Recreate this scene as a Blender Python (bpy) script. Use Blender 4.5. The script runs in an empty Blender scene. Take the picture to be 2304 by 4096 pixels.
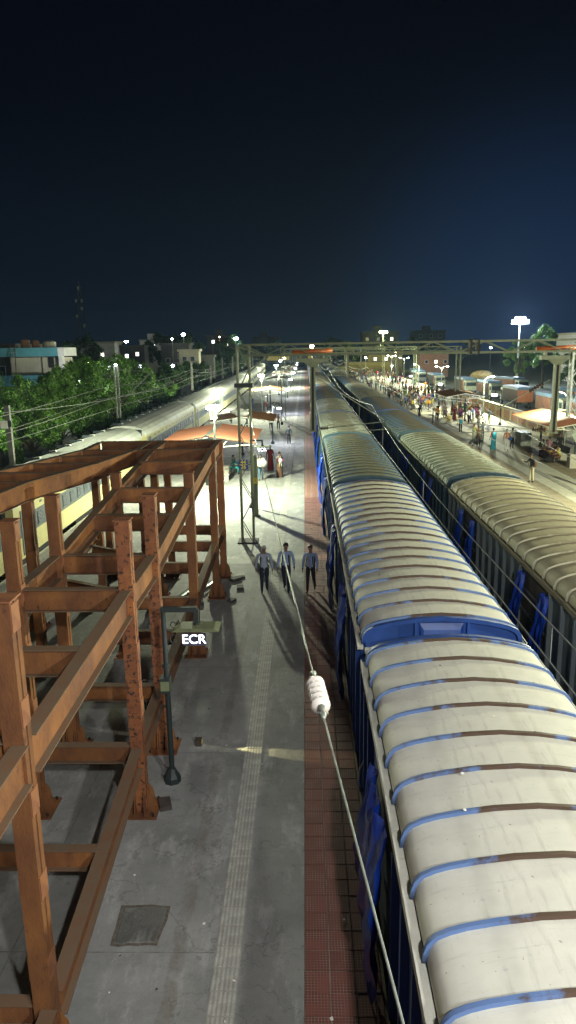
import bpy, bmesh, math, random
from mathutils import Vector, Matrix
R = math.radians
random.seed(7)
S = bpy.context.scene
COL = S.collection

# ---------------------------------------------------------------- camera
cd = bpy.data.cameras.new('camera'); cam = bpy.data.objects.new('camera', cd); COL.objects.link(cam)
S.camera = cam
cd.sensor_fit = 'VERTICAL'; cd.sensor_height = 36.0; cd.lens = 25.155
cd.clip_start = 0.1; cd.clip_end = 3000
PITCH, YAW, ROLL = R(12.9315), R(1.4887), R(0.9)
_f = Vector((-math.sin(YAW)*math.cos(PITCH), math.cos(YAW)*math.cos(PITCH), -math.sin(PITCH)))
_r = Vector((math.cos(YAW), math.sin(YAW), 0)); _u = _r.cross(_f)
_x = _r*math.cos(ROLL) - _u*math.sin(ROLL); _y = _r*math.sin(ROLL) + _u*math.cos(ROLL)
M = Matrix((_x, _y, -_f)).transposed().to_4x4(); M.translation = Vector((0, 0, 8.6))
cam.matrix_world = M

# ---------------------------------------------------------------- night sky
W = bpy.data.worlds.new('World'); S.world = W; W.use_nodes = True
nt = W.node_tree; nt.nodes.clear()
out = nt.nodes.new('ShaderNodeOutputWorld'); bg = nt.nodes.new('ShaderNodeBackground')
tc = nt.nodes.new('ShaderNodeTexCoord'); sp = nt.nodes.new('ShaderNodeSeparateXYZ')
cr = nt.nodes.new('ShaderNodeValToRGB')
nt.links.new(tc.outputs['Generated'], sp.inputs[0]); nt.links.new(sp.outputs['Z'], cr.inputs[0])
e = cr.color_ramp.elements
e[0].position = 0.0; e[0].color = (0.0036, 0.0085, 0.0155, 1)
e[1].position = 0.62; e[1].color = (0.0005, 0.0008, 0.0028, 1)
for p_, c_ in ((0.10, (0.0020, 0.0046, 0.0105, 1)), (0.28, (0.0009, 0.0017, 0.0050, 1))):
    n_ = e.new(p_); n_.color = c_
# blue haze glow round the high mast on the right, painted into the sky
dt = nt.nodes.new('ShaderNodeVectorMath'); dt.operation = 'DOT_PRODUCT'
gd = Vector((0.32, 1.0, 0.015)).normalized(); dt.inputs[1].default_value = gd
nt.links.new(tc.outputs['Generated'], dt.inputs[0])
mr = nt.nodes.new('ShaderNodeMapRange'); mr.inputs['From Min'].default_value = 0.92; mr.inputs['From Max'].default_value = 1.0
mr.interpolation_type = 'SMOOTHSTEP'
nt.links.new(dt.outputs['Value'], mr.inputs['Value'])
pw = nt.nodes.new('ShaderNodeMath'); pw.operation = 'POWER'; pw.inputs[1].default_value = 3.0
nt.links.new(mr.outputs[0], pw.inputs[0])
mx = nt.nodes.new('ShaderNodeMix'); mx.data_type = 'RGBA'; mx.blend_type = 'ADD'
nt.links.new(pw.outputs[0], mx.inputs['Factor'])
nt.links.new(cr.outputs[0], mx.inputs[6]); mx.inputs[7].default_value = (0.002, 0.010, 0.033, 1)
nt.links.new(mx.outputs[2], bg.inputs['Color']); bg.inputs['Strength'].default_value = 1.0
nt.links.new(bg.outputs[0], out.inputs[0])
S.view_settings.view_transform = 'Standard'; S.view_settings.look = 'None'
S.view_settings.exposure = 0.0; S.view_settings.gamma = 1.0; S.view_settings.use_curve_mapping = False
cy = S.cycles
cy.use_denoising = True; cy.max_bounces = 5; cy.diffuse_bounces = 3; cy.glossy_bounces = 2
cy.transmission_bounces = 2; cy.volume_bounces = 0; cy.transparent_max_bounces = 6
cy.sample_clamp_indirect = 4.0; cy.caustics_reflective = False; cy.caustics_refractive = False
cy.volume_step_rate = 4.0

# ---------------------------------------------------------------- materials
def mat(name, col, rough=0.8, metal=0.0, col2=None, scale=3.0, detail=4.0, bump=0.0, bscale=None, emit=None, estr=0.0,
        spots=None, spot_scale=8.0, spot_lo=0.6, spot_hi=0.7, stretch=None, rand=0.0, lo=0.35, hi=0.65):
    m = bpy.data.materials.new(name); m.use_nodes = True
    t = m.node_tree; b = t.nodes['Principled BSDF']
    b.inputs['Roughness'].default_value = rough; b.inputs['Metallic'].default_value = metal
    b.inputs['Base Color'].default_value = (*col, 1)
    co = t.nodes.new('ShaderNodeTexCoord'); vec = co.outputs['Object']
    if stretch:
        mp = t.nodes.new('ShaderNodeMapping'); mp.inputs['Scale'].default_value = stretch
        t.links.new(vec, mp.inputs[0]); vec = mp.outputs[0]
    last = None
    if col2:
        n = t.nodes.new('ShaderNodeTexNoise'); n.inputs['Scale'].default_value = scale; n.inputs['Detail'].default_value = detail
        n.inputs['Roughness'].default_value = 0.65
        t.links.new(vec, n.inputs['Vector'])
        r = t.nodes.new('ShaderNodeValToRGB'); r.color_ramp.elements[0].position = lo; r.color_ramp.elements[1].position = hi
        r.color_ramp.elements[0].color = (*col, 1); r.color_ramp.elements[1].color = (*col2, 1)
        t.links.new(n.outputs['Fac'], r.inputs[0]); last = r.outputs[0]
    if spots:
        n = t.nodes.new('ShaderNodeTexNoise'); n.inputs['Scale'].default_value = spot_scale; n.inputs['Detail'].default_value = 6
        n.inputs['Roughness'].default_value = 0.75
        t.links.new(vec, n.inputs['Vector'])
        r = t.nodes.new('ShaderNodeMapRange'); r.inputs['From Min'].default_value = spot_lo; r.inputs['From Max'].default_value = spot_hi
        t.links.new(n.outputs['Fac'], r.inputs['Value'])
        x = t.nodes.new('ShaderNodeMix'); x.data_type = 'RGBA'; x.inputs[7].default_value = (*spots, 1)
        if last is None: x.inputs[6].default_value = (*col, 1)
        else: t.links.new(last, x.inputs[6])
        t.links.new(r.outputs[0], x.inputs['Factor']); last = x.outputs[2]
    if rand:
        oi = t.nodes.new('ShaderNodeObjectInfo'); h = t.nodes.new('ShaderNodeHueSaturation')
        r = t.nodes.new('ShaderNodeMapRange'); r.inputs['To Min'].default_value = 1-rand; r.inputs['To Max'].default_value = 1+rand
        t.links.new(oi.outputs['Random'], r.inputs['Value']); t.links.new(r.outputs[0], h.inputs['Value'])
        if last is None: h.inputs['Color'].default_value = (*col, 1)
        else: t.links.new(last, h.inputs['Color'])
        last = h.outputs[0]
    if last is not None: t.links.new(last, b.inputs['Base Color'])
    if bump:
        n = t.nodes.new('ShaderNodeTexNoise'); n.inputs['Scale'].default_value = bscale or scale*4; n.inputs['Detail'].default_value = 5
        t.links.new(vec, n.inputs['Vector'])
        bp = t.nodes.new('ShaderNodeBump'); bp.inputs['Strength'].default_value = bump; bp.inputs['Distance'].default_value = 0.02
        t.links.new(n.outputs['Fac'], bp.inputs['Height']); t.links.new(bp.outputs[0], b.inputs['Normal'])
    if emit:
        b.inputs['Emission Color'].default_value = (*emit, 1); b.inputs['Emission Strength'].default_value = estr
    return m

def mixnode(t, fac, a, b_):
    x = t.nodes.new('ShaderNodeMix'); x.data_type = 'RGBA'
    for sock, v in ((x.inputs['Factor'], fac), (x.inputs[6], a), (x.inputs[7], b_)):
        if hasattr(v, 'links'): t.links.new(v, sock)
        elif isinstance(v, tuple): sock.default_value = (*v, 1)
        else: sock.default_value = v
    return x.outputs[2]
def noise(t, vec, scale, detail=5, rough=0.6, lo=None, hi=None):
    n = t.nodes.new('ShaderNodeTexNoise'); n.inputs['Scale'].default_value = scale; n.inputs['Detail'].default_value = detail
    n.inputs['Roughness'].default_value = rough; t.links.new(vec, n.inputs['Vector'])
    if lo is None: return n.outputs['Fac']
    r = t.nodes.new('ShaderNodeMapRange'); r.inputs['From Min'].default_value = lo; r.inputs['From Max'].default_value = hi
    t.links.new(n.outputs['Fac'], r.inputs['Value']); return r.outputs[0]
def mapping(t, vec, scale=(1, 1, 1), loc=(0, 0, 0)):
    mp = t.nodes.new('ShaderNodeMapping'); mp.inputs['Scale'].default_value = scale; mp.inputs['Location'].default_value = loc
    t.links.new(vec, mp.inputs[0]); return mp.outputs[0]

def concrete_mat(name, base, dark, light, crack=1.0):
    m = bpy.data.materials.new(name); m.use_nodes = True
    t = m.node_tree; b = t.nodes['Principled BSDF']; b.inputs['Roughness'].default_value = 0.82
    v = t.nodes.new('ShaderNodeTexCoord').outputs['Object']
    c = mixnode(t, noise(t, v, 0.5, 6, 0.7, 0.35, 0.68), base, dark)
    c = mixnode(t, noise(t, mapping(t, v, (1, 0.35, 1)), 1.7, 7, 0.75, 0.52, 0.72), c, light)
    c = mixnode(t, noise(t, v, 5, 8, 0.85, 0.54, 0.68), c, dark)
    c = mixnode(t, noise(t, mapping(t, v, (1, 1, 1), (31, 7, 0)), 1.0, 9, 0.8, 0.60, 0.70), c, tuple(x*0.55 for x in dark))
    c = mixnode(t, noise(t, v, 45, 3, 0.7, 0.62, 0.75), c, light)
    # worn bands running along the platform, where the screed was patched
    wv = t.nodes.new('ShaderNodeTexNoise'); wv.inputs['Scale'].default_value = 2.0; wv.inputs['Detail'].default_value = 9; wv.inputs['Roughness'].default_value = 0.75
    t.links.new(mapping(t, v, (0.3, 1, 1)), wv.inputs['Vector'])
    sp_ = t.nodes.new('ShaderNodeSeparateXYZ'); t.links.new(v, sp_.inputs[0])
    a1 = t.nodes.new('ShaderNodeMath'); a1.operation = 'MULTIPLY_ADD'; t.links.new(wv.outputs['Fac'], a1.inputs[0]); a1.inputs[1].default_value = 0.35
    t.links.new(sp_.outputs['X'], a1.inputs[2])
    for cx_, wd in ((-1.76, 0.085), (-7.4, 0.14)):
        s_ = t.nodes.new('ShaderNodeMath'); s_.operation = 'SUBTRACT'; t.links.new(a1.outputs[0], s_.inputs[0]); s_.inputs[1].default_value = cx_
        ab = t.nodes.new('ShaderNodeMath'); ab.operation = 'ABSOLUTE'; t.links.new(s_.outputs[0], ab.inputs[0])
        r = t.nodes.new('ShaderNodeMapRange'); r.inputs['From Min'].default_value = wd+0.03; r.inputs['From Max'].default_value = wd; r.inputs['To Max'].default_value = 0.85
        t.links.new(ab.outputs[0], r.inputs['Value'])
        f_ = t.nodes.new('ShaderNodeMath'); f_.operation = 'MULTIPLY'; t.links.new(r.outputs[0], f_.inputs[0]); t.links.new(noise(t, v, 1.7, 7, 0.8, 0.40, 0.60), f_.inputs[1])
        c = mixnode(t, f_.outputs[0], c, (0.17, 0.155, 0.13))
    # cracks
    vo = t.nodes.new('ShaderNodeTexVoronoi'); vo.feature = 'DISTANCE_TO_EDGE'; vo.inputs['Scale'].default_value = 0.33
    dn = t.nodes.new('ShaderNodeTexNoise'); dn.inputs['Scale'].default_value = 2.2; dn.inputs['Detail'].default_value = 6
    t.links.new(v, dn.inputs['Vector'])
    ad = t.nodes.new('ShaderNodeVectorMath'); ad.operation = 'MULTIPLY_ADD'
    t.links.new(dn.outputs['Color'], ad.inputs[0]); ad.inputs[1].default_value = (1.7, 1.7, 0); t.links.new(v, ad.inputs[2])
    t.links.new(ad.outputs[0], vo.inputs['Vector'])
    r = t.nodes.new('ShaderNodeMapRange'); r.inputs['From Min'].default_value = 0.006; r.inputs['From Max'].default_value = 0.001; r.inputs['To Max'].default_value = 0.4*crack
    t.links.new(vo.outputs['Distance'], r.inputs['Value'])
    c = mixnode(t, r.outputs[0], c, tuple(x*0.45 for x in dark[:3]))
    t.links.new(c, b.inputs['Base Color'])
    bp = t.nodes.new('ShaderNodeBump'); bp.inputs['Strength'].default_value = 0.6; bp.inputs['Distance'].default_value = 0.025
    t.links.new(noise(t, v, 14, 6, 0.7), bp.inputs['Height']); t.links.new(bp.outputs[0], b.inputs['Normal'])
    return m

def grid_tile_mat(name, base, dark, line, cell):
    m = bpy.data.materials.new(name); m.use_nodes = True
    t = m.node_tree; b = t.nodes['Principled BSDF']; b.inputs['Roughness'].default_value = 0.75
    v = t.nodes.new('ShaderNodeTexCoord').outputs['Object']
    oi = t.nodes.new('ShaderNodeObjectInfo')
    c = mixnode(t, noise(t, v, 2.2, 6, 0.7, 0.4, 0.62), base, dark)
    c = mixnode(t, oi.outputs['Random'], c, dark)
    br = t.nodes.new('ShaderNodeTexBrick'); br.offset = 0.0; br.inputs['Scale'].default_value = 1.0/cell
    br.inputs['Mortar Size'].default_value = 0.09; br.inputs['Brick Width'].default_value = 1; br.inputs['Row Height'].default_value = 1
    br.inputs['Mortar Smooth'].default_value = 0.2
    t.links.new(v, br.inputs['Vector'])
    f = t.nodes.new('ShaderNodeMath'); f.operation = 'MULTIPLY'; t.links.new(br.outputs['Fac'], f.inputs[0])
    t.links.new(noise(t, v, 1.1, 5, 0.7, 0.38, 0.62), f.inputs[1])
    c = mixnode(t, f.outputs[0], c, line)
    c = mixnode(t, noise(t, v, 5, 6, 0.8, 0.58, 0.75), c, tuple(x*0.6 for x in line))
    t.links.new(c, b.inputs['Base Color'])
    bp = t.nodes.new('ShaderNodeBump'); bp.inputs['Strength'].default_value = 0.4; bp.inputs['Distance'].default_value = 0.008; bp.invert = True
    t.links.new(br.outputs['Fac'], bp.inputs['Height']); t.links.new(bp.outputs[0], b.inputs['Normal'])
    return m

def leaf_mat(name, c1, c2, c3):
    m = bpy.data.materials.new(name); m.use_nodes = True
    t = m.node_tree; b = t.nodes['Principled BSDF']; b.inputs['Roughness'].default_value = 0.5
    g = t.nodes.new('ShaderNodeNewGeometry'); oi = t.nodes.new('ShaderNodeObjectInfo')
    r = t.nodes.new('ShaderNodeValToRGB'); r.color_ramp.elements[0].color = (*c1, 1); r.color_ramp.elements[1].color = (*c3, 1)
    n_ = r.color_ramp.elements.new(0.5); n_.color = (*c2, 1)
    t.links.new(g.outputs['Random Per Island'], r.inputs[0])
    h = t.nodes.new('ShaderNodeHueSaturation')
    q = t.nodes.new('ShaderNodeMapRange'); q.inputs['To Min'].default_value = 0.75; q.inputs['To Max'].default_value = 1.2
    t.links.new(oi.outputs['Random'], q.inputs['Value']); t.links.new(q.outputs[0], h.inputs['Value']); t.links.new(r.outputs[0], h.inputs['Color'])
    t.links.new(h.outputs[0], b.inputs['Base Color'])
    tr = t.nodes.new('ShaderNodeBsdfTranslucent'); t.links.new(h.outputs[0], tr.inputs[0])
    mx_ = t.nodes.new('ShaderNodeMixShader'); mx_.inputs[0].default_value = 0.3
    t.links.new(b.outputs[0], mx_.inputs[1]); t.links.new(tr.outputs[0], mx_.inputs[2])
    t.links.new(mx_.outputs[0], t.nodes['Material Output'].inputs[0])
    return m

def roof_mat(name, base, dirt, patch, streak=0.5):
    m = bpy.data.materials.new(name); m.use_nodes = True
    t = m.node_tree; b = t.nodes['Principled BSDF']; b.inputs['Roughness'].default_value = 0.72; b.inputs['Specular IOR Level'].default_value = 0.3
    v = t.nodes.new('ShaderNodeTexCoord').outputs['Object']
    c = mixnode(t, noise(t, v, 0.9, 5, 0.6, 0.35, 0.7), base, dirt)
    c = mixnode(t, noise(t, mapping(t, v, (3.0, 0.4, 1)), 2.2, 5, 0.7, 0.55, 0.8), c, tuple(x*(1-streak*0.45) for x in dirt))
    c = mixnode(t, noise(t, v, 6, 7, 0.8, 0.63, 0.72), c, patch)
    c = mixnode(t, noise(t, mapping(t, v, (0.35, 5.0, 0.5)), 1.5, 6, 0.8, 0.56, 0.80), c, tuple(x*0.62 for x in dirt))
    c = mixnode(t, noise(t, v, 26, 3, 0.6, 0.70, 0.75), c, (0.16, 0.11, 0.07))
    t.links.new(c, b.inputs['Base Color'])
    bp = t.nodes.new('ShaderNodeBump'); bp.inputs['Strength'].default_value = 0.25; bp.inputs['Distance'].default_value = 0.05
    t.links.new(noise(t, v, 1.6, 3, 0.5), bp.inputs['Height']); t.links.new(bp.outputs[0], b.inputs['Normal'])
    return m
def rib_mat(name, paint, rust):
    m = bpy.data.materials.new(name); m.use_nodes = True
    t = m.node_tree; b = t.nodes['Principled BSDF']; b.inputs['Roughness'].default_value = 0.6
    v = t.nodes.new('ShaderNodeTexCoord').outputs['Object']
    s_ = t.nodes.new('ShaderNodeSeparateXYZ'); t.links.new(v, s_.inputs[0])
    a = t.nodes.new('ShaderNodeMath'); a.operation = 'ABSOLUTE'; t.links.new(s_.outputs['X'], a.inputs[0])
    oi = t.nodes.new('ShaderNodeObjectInfo')
    k = t.nodes.new('ShaderNodeVectorMath'); k.operation = 'ADD'; t.links.new(v, k.inputs[0])
    cb = t.nodes.new('ShaderNodeCombineXYZ'); ml = t.nodes.new('ShaderNodeMath'); ml.operation = 'MULTIPLY'; ml.inputs[1].default_value = 40
    t.links.new(oi.outputs['Random'], ml.inputs[0]); t.links.new(ml.outputs[0], cb.inputs[0]); t.links.new(cb.outputs[0], k.inputs[1])
    n = noise(t, k.outputs[0], 1.2, 6, 0.7)
    ad = t.nodes.new('ShaderNodeMath'); ad.operation = 'MULTIPLY_ADD'; t.links.new(a.outputs[0], ad.inputs[0]); ad.inputs[1].default_value = -0.22; t.links.new(n, ad.inputs[2])
    r = t.nodes.new('ShaderNodeMapRange'); r.inputs['From Min'].default_value = 0.29; r.inputs['From Max'].default_value = 0.37
    t.links.new(ad.outputs[0], r.inputs['Value'])
    t.links.new(mixnode(t, r.outputs[0], paint, rust), b.inputs['Base Color'])
    return m

MT = {}
MT['concrete'] = concrete_mat('platform_concrete', (0.285, 0.285, 0.275), (0.165, 0.17, 0.165), (0.43, 0.43, 0.42))
MT['concrete2'] = concrete_mat('far_platform_concrete', (0.48, 0.47, 0.40), (0.33, 0.32, 0.27), (0.56, 0.55, 0.48), 0.5)
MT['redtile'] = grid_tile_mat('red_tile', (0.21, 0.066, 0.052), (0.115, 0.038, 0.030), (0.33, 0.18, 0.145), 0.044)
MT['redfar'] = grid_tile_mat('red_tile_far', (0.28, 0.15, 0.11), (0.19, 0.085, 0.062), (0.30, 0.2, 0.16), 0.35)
MT['tactile'] = mat('tactile_tile', (0.43, 0.43, 0.39), 0.75, col2=(0.30, 0.30, 0.27), scale=5, bump=0.2, rand=0.08)
MT['tactbase'] = mat('tactile_base', (0.33, 0.325, 0.28), 0.8, col2=(0.24, 0.235, 0.21), scale=5, bump=0.2, rand=0.12)
MT['dirtjoint'] = mat('joint_dirt', (0.10, 0.095, 0.085), 0.95, col2=(0.22, 0.22, 0.21), scale=3, detail=6)
MT['bandtile'] = mat('pale_band_tile', (0.52, 0.51, 0.44), 0.75, col2=(0.42, 0.41, 0.35), scale=2, bump=0.1)
MT['browntile'] = mat('brown_band_tile', (0.33, 0.28, 0.20), 0.8, col2=(0.25, 0.21, 0.15), scale=1.5, bump=0.2)
MT['rust'] = mat('primer_steel', (0.255, 0.102, 0.027), 0.75, 0.0, col2=(0.105, 0.037, 0.016), scale=1.1, detail=9, bump=0.3, bscale=24, stretch=(1.6, 1.0, .7),
                 spots=(0.03, 0.016, 0.013), spot_scale=6, spot_lo=0.60, spot_hi=0.70, rand=0.22)
MT['rustpit'] = mat('pitted_primer', (0.27, 0.10, 0.03), 0.75, 0.0, col2=(0.13, 0.038, 0.018), scale=1.6, detail=9, bump=0.3, bscale=24,
                 spots=(0.02, 0.012, 0.011), spot_scale=11, spot_lo=0.53, spot_hi=0.60, rand=0.1)
MT['rustplate'] = mat('primer_plate', (0.26, 0.11, 0.042), 0.7, 0.0, col2=(0.17, 0.06, 0.028), scale=3, bump=0.15, bscale=30)
MT['dust'] = mat('dusty_flange', (0.125, 0.088, 0.055), 0.85, 0.0, col2=(0.14, 0.07, 0.035), scale=2.5, detail=7, rand=0.1, spots=(0.10, 0.075, 0.055), spot_scale=11, spot_lo=0.6, spot_hi=0.75)
MT['dark'] = mat('slot_dark', (0.012, 0.01, 0.009), 0.9)
MT['blackpaint'] = mat('black_paint', (0.014, 0.022, 0.022), 0.6)
MT['greenpaint'] = mat('green_grey_paint', (0.15, 0.17, 0.09), 0.55, col2=(0.10, 0.12, 0.07), scale=4)
MT['polegrey'] = mat('pole_grey', (0.14, 0.14, 0.13), 0.7, col2=(0.10, 0.10, 0.09), scale=3)
MT['galv'] = mat('galvanised', (0.30, 0.33, 0.30), 0.45, 0.5, col2=(0.2, 0.22, 0.2), scale=6)
MT['porcelain'] = mat('porcelain', (0.5, 0.46, 0.43), 0.35)
MT['brownporc'] = mat('brown_porcelain', (0.05, 0.03, 0.025), 0.25)
MT['cream'] = roof_mat('cream_roof', (0.60, 0.59, 0.52), (0.46, 0.455, 0.41), (0.36, 0.37, 0.37))
MT['dusty'] = roof_mat('dusty_roof', (0.34, 0.31, 0.21), (0.25, 0.22, 0.14), (0.16, 0.14, 0.10))
MT['teal'] = roof_mat('teal_roof', (0.135, 0.165, 0.125), (0.21, 0.20, 0.13), (0.10, 0.13, 0.13), 0.9)
MT['green'] = roof_mat('greenish_roof', (0.10, 0.125, 0.09), (0.20, 0.205, 0.15), (0.07, 0.09, 0.08), 0.8)
MT['blueroof'] = roof_mat('blue_roof', (0.10, 0.15, 0.22), (0.17, 0.18, 0.15), (0.26, 0.28, 0.28), 0.8)
MT['brownroof'] = roof_mat('brown_roof', (0.21, 0.14, 0.10), (0.15, 0.14, 0.12), (0.24, 0.24, 0.2), 0.8)
MT['ribblue'] = rib_mat('blue_rib', (0.10, 0.17, 0.36), (0.075, 0.045, 0.03))
MT['ribdark'] = rib_mat('dark_rib', (0.045, 0.09, 0.17), (0.07, 0.055, 0.04))
MT['ribdust'] = rib_mat('dusty_rib', (0.33, 0.32, 0.24), (0.22, 0.19, 0.12))
MT['ribteal'] = rib_mat('teal_rib', (0.25, 0.27, 0.24), (0.13, 0.12, 0.09))
MT['blue'] = mat('wagon_blue', (0.02, 0.065, 0.27), 0.45, col2=(0.014, 0.045, 0.18), scale=1.5, spots=(0.08, 0.05, 0.04), spot_scale=9, spot_lo=0.7, spot_hi=0.76)
MT['bluegrey'] = mat('faded_wagon_blue', (0.17, 0.20, 0.215), 0.7, col2=(0.11, 0.135, 0.145), scale=1.2, stretch=(1, 1, 0.3), spots=(0.07, 0.05, 0.035), spot_scale=5, spot_lo=0.6, spot_hi=0.75)
MT['tealbody'] = mat('teal_wagon', (0.03, 0.08, 0.11), 0.6, col2=(0.02, 0.05, 0.07), scale=1.5)
MT['tarp'] = mat('blue_polythene', (0.012, 0.06, 0.42), 0.16, col2=(0.008, 0.03, 0.26), scale=2.5, detail=6, bump=1.0, bscale=5, stretch=(1, 2.2, .7))
MT['under'] = mat('underframe', (0.018, 0.017, 0.016), 0.8)
MT['timber'] = mat('door_timber', (0.07, 0.055, 0.045), 0.8, col2=(0.04, 0.03, 0.025), scale=3, stretch=(1, 1, 0.1))
MT['coachcream'] = mat('coach_cream', (0.56, 0.52, 0.25), 0.4, col2=(0.48, 0.44, 0.21), scale=0.8)
MT['coachband'] = mat('coach_band', (0.10, 0.12, 0.13), 0.45, col2=(0.075, 0.09, 0.10), scale=1)
MT['coachroof'] = roof_mat('coach_roof', (0.55, 0.56, 0.52), (0.40, 0.42, 0.38), (0.30, 0.33, 0.28), 0.8)
MT['coachdark'] = mat('coach_end', (0.02, 0.03, 0.04), 0.6)
MT['coachglass'] = mat('coach_glass', (0.02, 0.025, 0.03), 0.15, emit=(0.75, 0.85, 1.0), estr=0.10)
MT['louvre'] = mat('louvre', (0.06, 0.07, 0.075), 0.5)
MT['ballast'] = mat('ballast', (0.045, 0.04, 0.035), 0.95, col2=(0.02, 0.018, 0.016), scale=12, bump=0.8, bscale=25)
MT['earth'] = mat('earth', (0.05, 0.045, 0.032), 0.95, col2=(0.025, 0.035, 0.018), scale=0.15, bump=0.3)
MT['rail'] = mat('rail', (0.16, 0.15, 0.14), 0.35, 0.7)
MT['sleeper'] = mat('sleeper', (0.11, 0.11, 0.10), 0.9)
MT['edgewhite'] = mat('edge_paint', (0.6, 0.58, 0.5), 0.7, col2=(0.4, 0.38, 0.33), scale=4)
MT['wall'] = mat('platform_face', (0.06, 0.055, 0.05), 0.9, col2=(0.03, 0.03, 0.028), scale=2)
MT['orangeroof'] = mat('orange_sheet', (0.34, 0.135, 0.075), 0.6, col2=(0.28, 0.105, 0.06), scale=1.5)
MT['brownsheet'] = mat('brown_sheet', (0.24, 0.115, 0.05), 0.5, col2=(0.19, 0.085, 0.04), scale=1.5)
MT['whitesteel'] = mat('white_steel', (0.62, 0.62, 0.55), 0.5)
MT['granite'] = mat('bench_stone', (0.42, 0.40, 0.33), 0.6, col2=(0.34, 0.32, 0.27), scale=5)
MT['blackstone'] = mat('black_stone', (0.02, 0.02, 0.02), 0.2)
MT['redpaint'] = mat('red_paint', (0.42, 0.03, 0.02), 0.45)
MT['white'] = mat('white_paint', (0.75, 0.75, 0.72), 0.5)
MT['yellow'] = mat('yellow_paint', (0.62, 0.45, 0.03), 0.5)
MT['signblue'] = mat('sign_blue', (0.015, 0.07, 0.24), 0.4)
MT['yellowglow'] = mat('yellow_letter', (0.75, 0.6, 0.05), 0.5)
MT['orangetube'] = mat('orange_tube', (0.42, 0.10, 0.015), 0.45, col2=(0.30, 0.07, 0.015), scale=3)
MT['bulb'] = mat('bulb_cool', (1, 1, 1), 0.5, emit=(0.86, 1.0, 0.80), estr=60)
MT['bulbw'] = mat('bulb_white', (1, 1, 1), 0.5, emit=(0.82, 0.90, 1.0), estr=90)
MT['bulby'] = mat('bulb_yellow', (1, 1, 1), 0.5, emit=(0.95, 1.0, 0.28), estr=60)
MT['bulbo'] = mat('bulb_orange', (1, 1, 1), 0.5, emit=(1.0, 0.62, 0.30), estr=40)
MT['letter'] = mat('lit_letter', (1, 1, 1), 0.5, emit=(0.88, 0.90, 1.0), estr=3.6)
MT['lantern'] = mat('lantern_panel', (1, 1, 1), 0.5, emit=(0.84, 0.90, 1.0), estr=6)
MT['signlit'] = mat('sign_dim', (0.02, 0.02, 0.035), 0.4)
MT['litwin'] = mat('lit_window', (0.8, 0.8, 0.7), 0.5, emit=(1.0, 0.95, 0.8), estr=2.2)
MT['litcold'] = mat('lit_window_cold', (0.8, 0.8, 0.8), 0.5, emit=(0.85, 0.9, 1.0), estr=4)
MT['litorange'] = mat('lit_window_warm', (0.8, 0.5, 0.3), 0.5, emit=(1.0, 0.55, 0.2), estr=1.5)
MT['glassdark'] = mat('glass_dark', (0.02, 0.03, 0.04), 0.2)
MT['bwall'] = mat('plaster_cream', (0.44, 0.42, 0.32), 0.9, col2=(0.36, 0.34, 0.26), scale=0.7, bump=0.1)
MT['bblue'] = mat('plaster_blue', (0.09, 0.30, 0.37), 0.85, col2=(0.07, 0.24, 0.30), scale=0.9)
MT['bwhite'] = mat('plaster_white', (0.62, 0.62, 0.6), 0.85, col2=(0.5, 0.5, 0.48), scale=1)
MT['bgrey'] = mat('plaster_grey', (0.065, 0.065, 0.06), 0.9, col2=(0.035, 0.035, 0.033), scale=0.25, detail=7)
MT['bbrick'] = mat('brick_block', (0.28, 0.14, 0.09), 0.9, col2=(0.20, 0.11, 0.08), scale=1.5)
MT['byellow'] = mat('yellow_wall', (0.50, 0.42, 0.12), 0.9, col2=(0.4, 0.33, 0.1), scale=1)
MT['wallcream'] = mat('boundary_cream', (0.50, 0.44, 0.24), 0.85, col2=(0.40, 0.34, 0.18), scale=1.5)
MT['wallorange'] = mat('boundary_orange', (0.42, 0.20, 0.10), 0.85, col2=(0.36, 0.24, 0.13), scale=1.2)
MT['walltop'] = mat('boundary_coping', (0.30, 0.27, 0.22), 0.9, col2=(0.18, 0.17, 0.14), scale=4)
MT['truckor'] = mat('truck_orange', (0.36, 0.12, 0.05), 0.6, col2=(0.25, 0.09, 0.05), scale=3, spots=(0.3, 0.3, 0.32), spot_scale=6, spot_lo=0.63, spot_hi=0.7)
MT['truckblue'] = mat('truck_blue', (0.04, 0.12, 0.28), 0.6, col2=(0.08, 0.13, 0.2), scale=6)
MT['truckdark'] = mat('truck_dark', (0.035, 0.04, 0.045), 0.6)
MT['truckcab'] = mat('truck_cab', (0.10, 0.16, 0.15), 0.5, col2=(0.3, 0.3, 0.25), scale=4)
MT['truckcover'] = mat('load_cover', (0.30, 0.25, 0.07), 0.8, col2=(0.16, 0.09, 0.05), scale=1.5)
MT['rubber'] = mat('rubber', (0.015, 0.015, 0.015), 0.8)
MT['bark'] = mat('bark', (0.06, 0.045, 0.03), 0.9, col2=(0.035, 0.03, 0.02), scale=6, bump=0.4)
MT['leaf'] = leaf_mat('leaf', (0.04, 0.115, 0.013), (0.09, 0.22, 0.026), (0.18, 0.32, 0.05))
MT['leafd'] = leaf_mat('leaf_dark', (0.015, 0.045, 0.012), (0.03, 0.08, 0.018), (0.06, 0.12, 0.03))
MT['leafl'] = leaf_mat('leaf_light', (0.05, 0.13, 0.025), (0.09, 0.20, 0.04), (0.14, 0.26, 0.07))
MT['skin'] = mat('skin', (0.20, 0.105, 0.065), 0.55)
MT['hair'] = mat('hair', (0.010, 0.008, 0.007), 0.6)
MT['greyhair'] = mat('grey_hair', (0.42, 0.42, 0.42), 0.7)
MT['balloonw'] = mat('balloon_white', (0.7, 0.68, 0.62), 0.3)
MT['plastic'] = mat('white_plastic', (0.62, 0.62, 0.55), 0.3, col2=(0.5, 0.5, 0.4), scale=12)
CLOTH = {}
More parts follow.
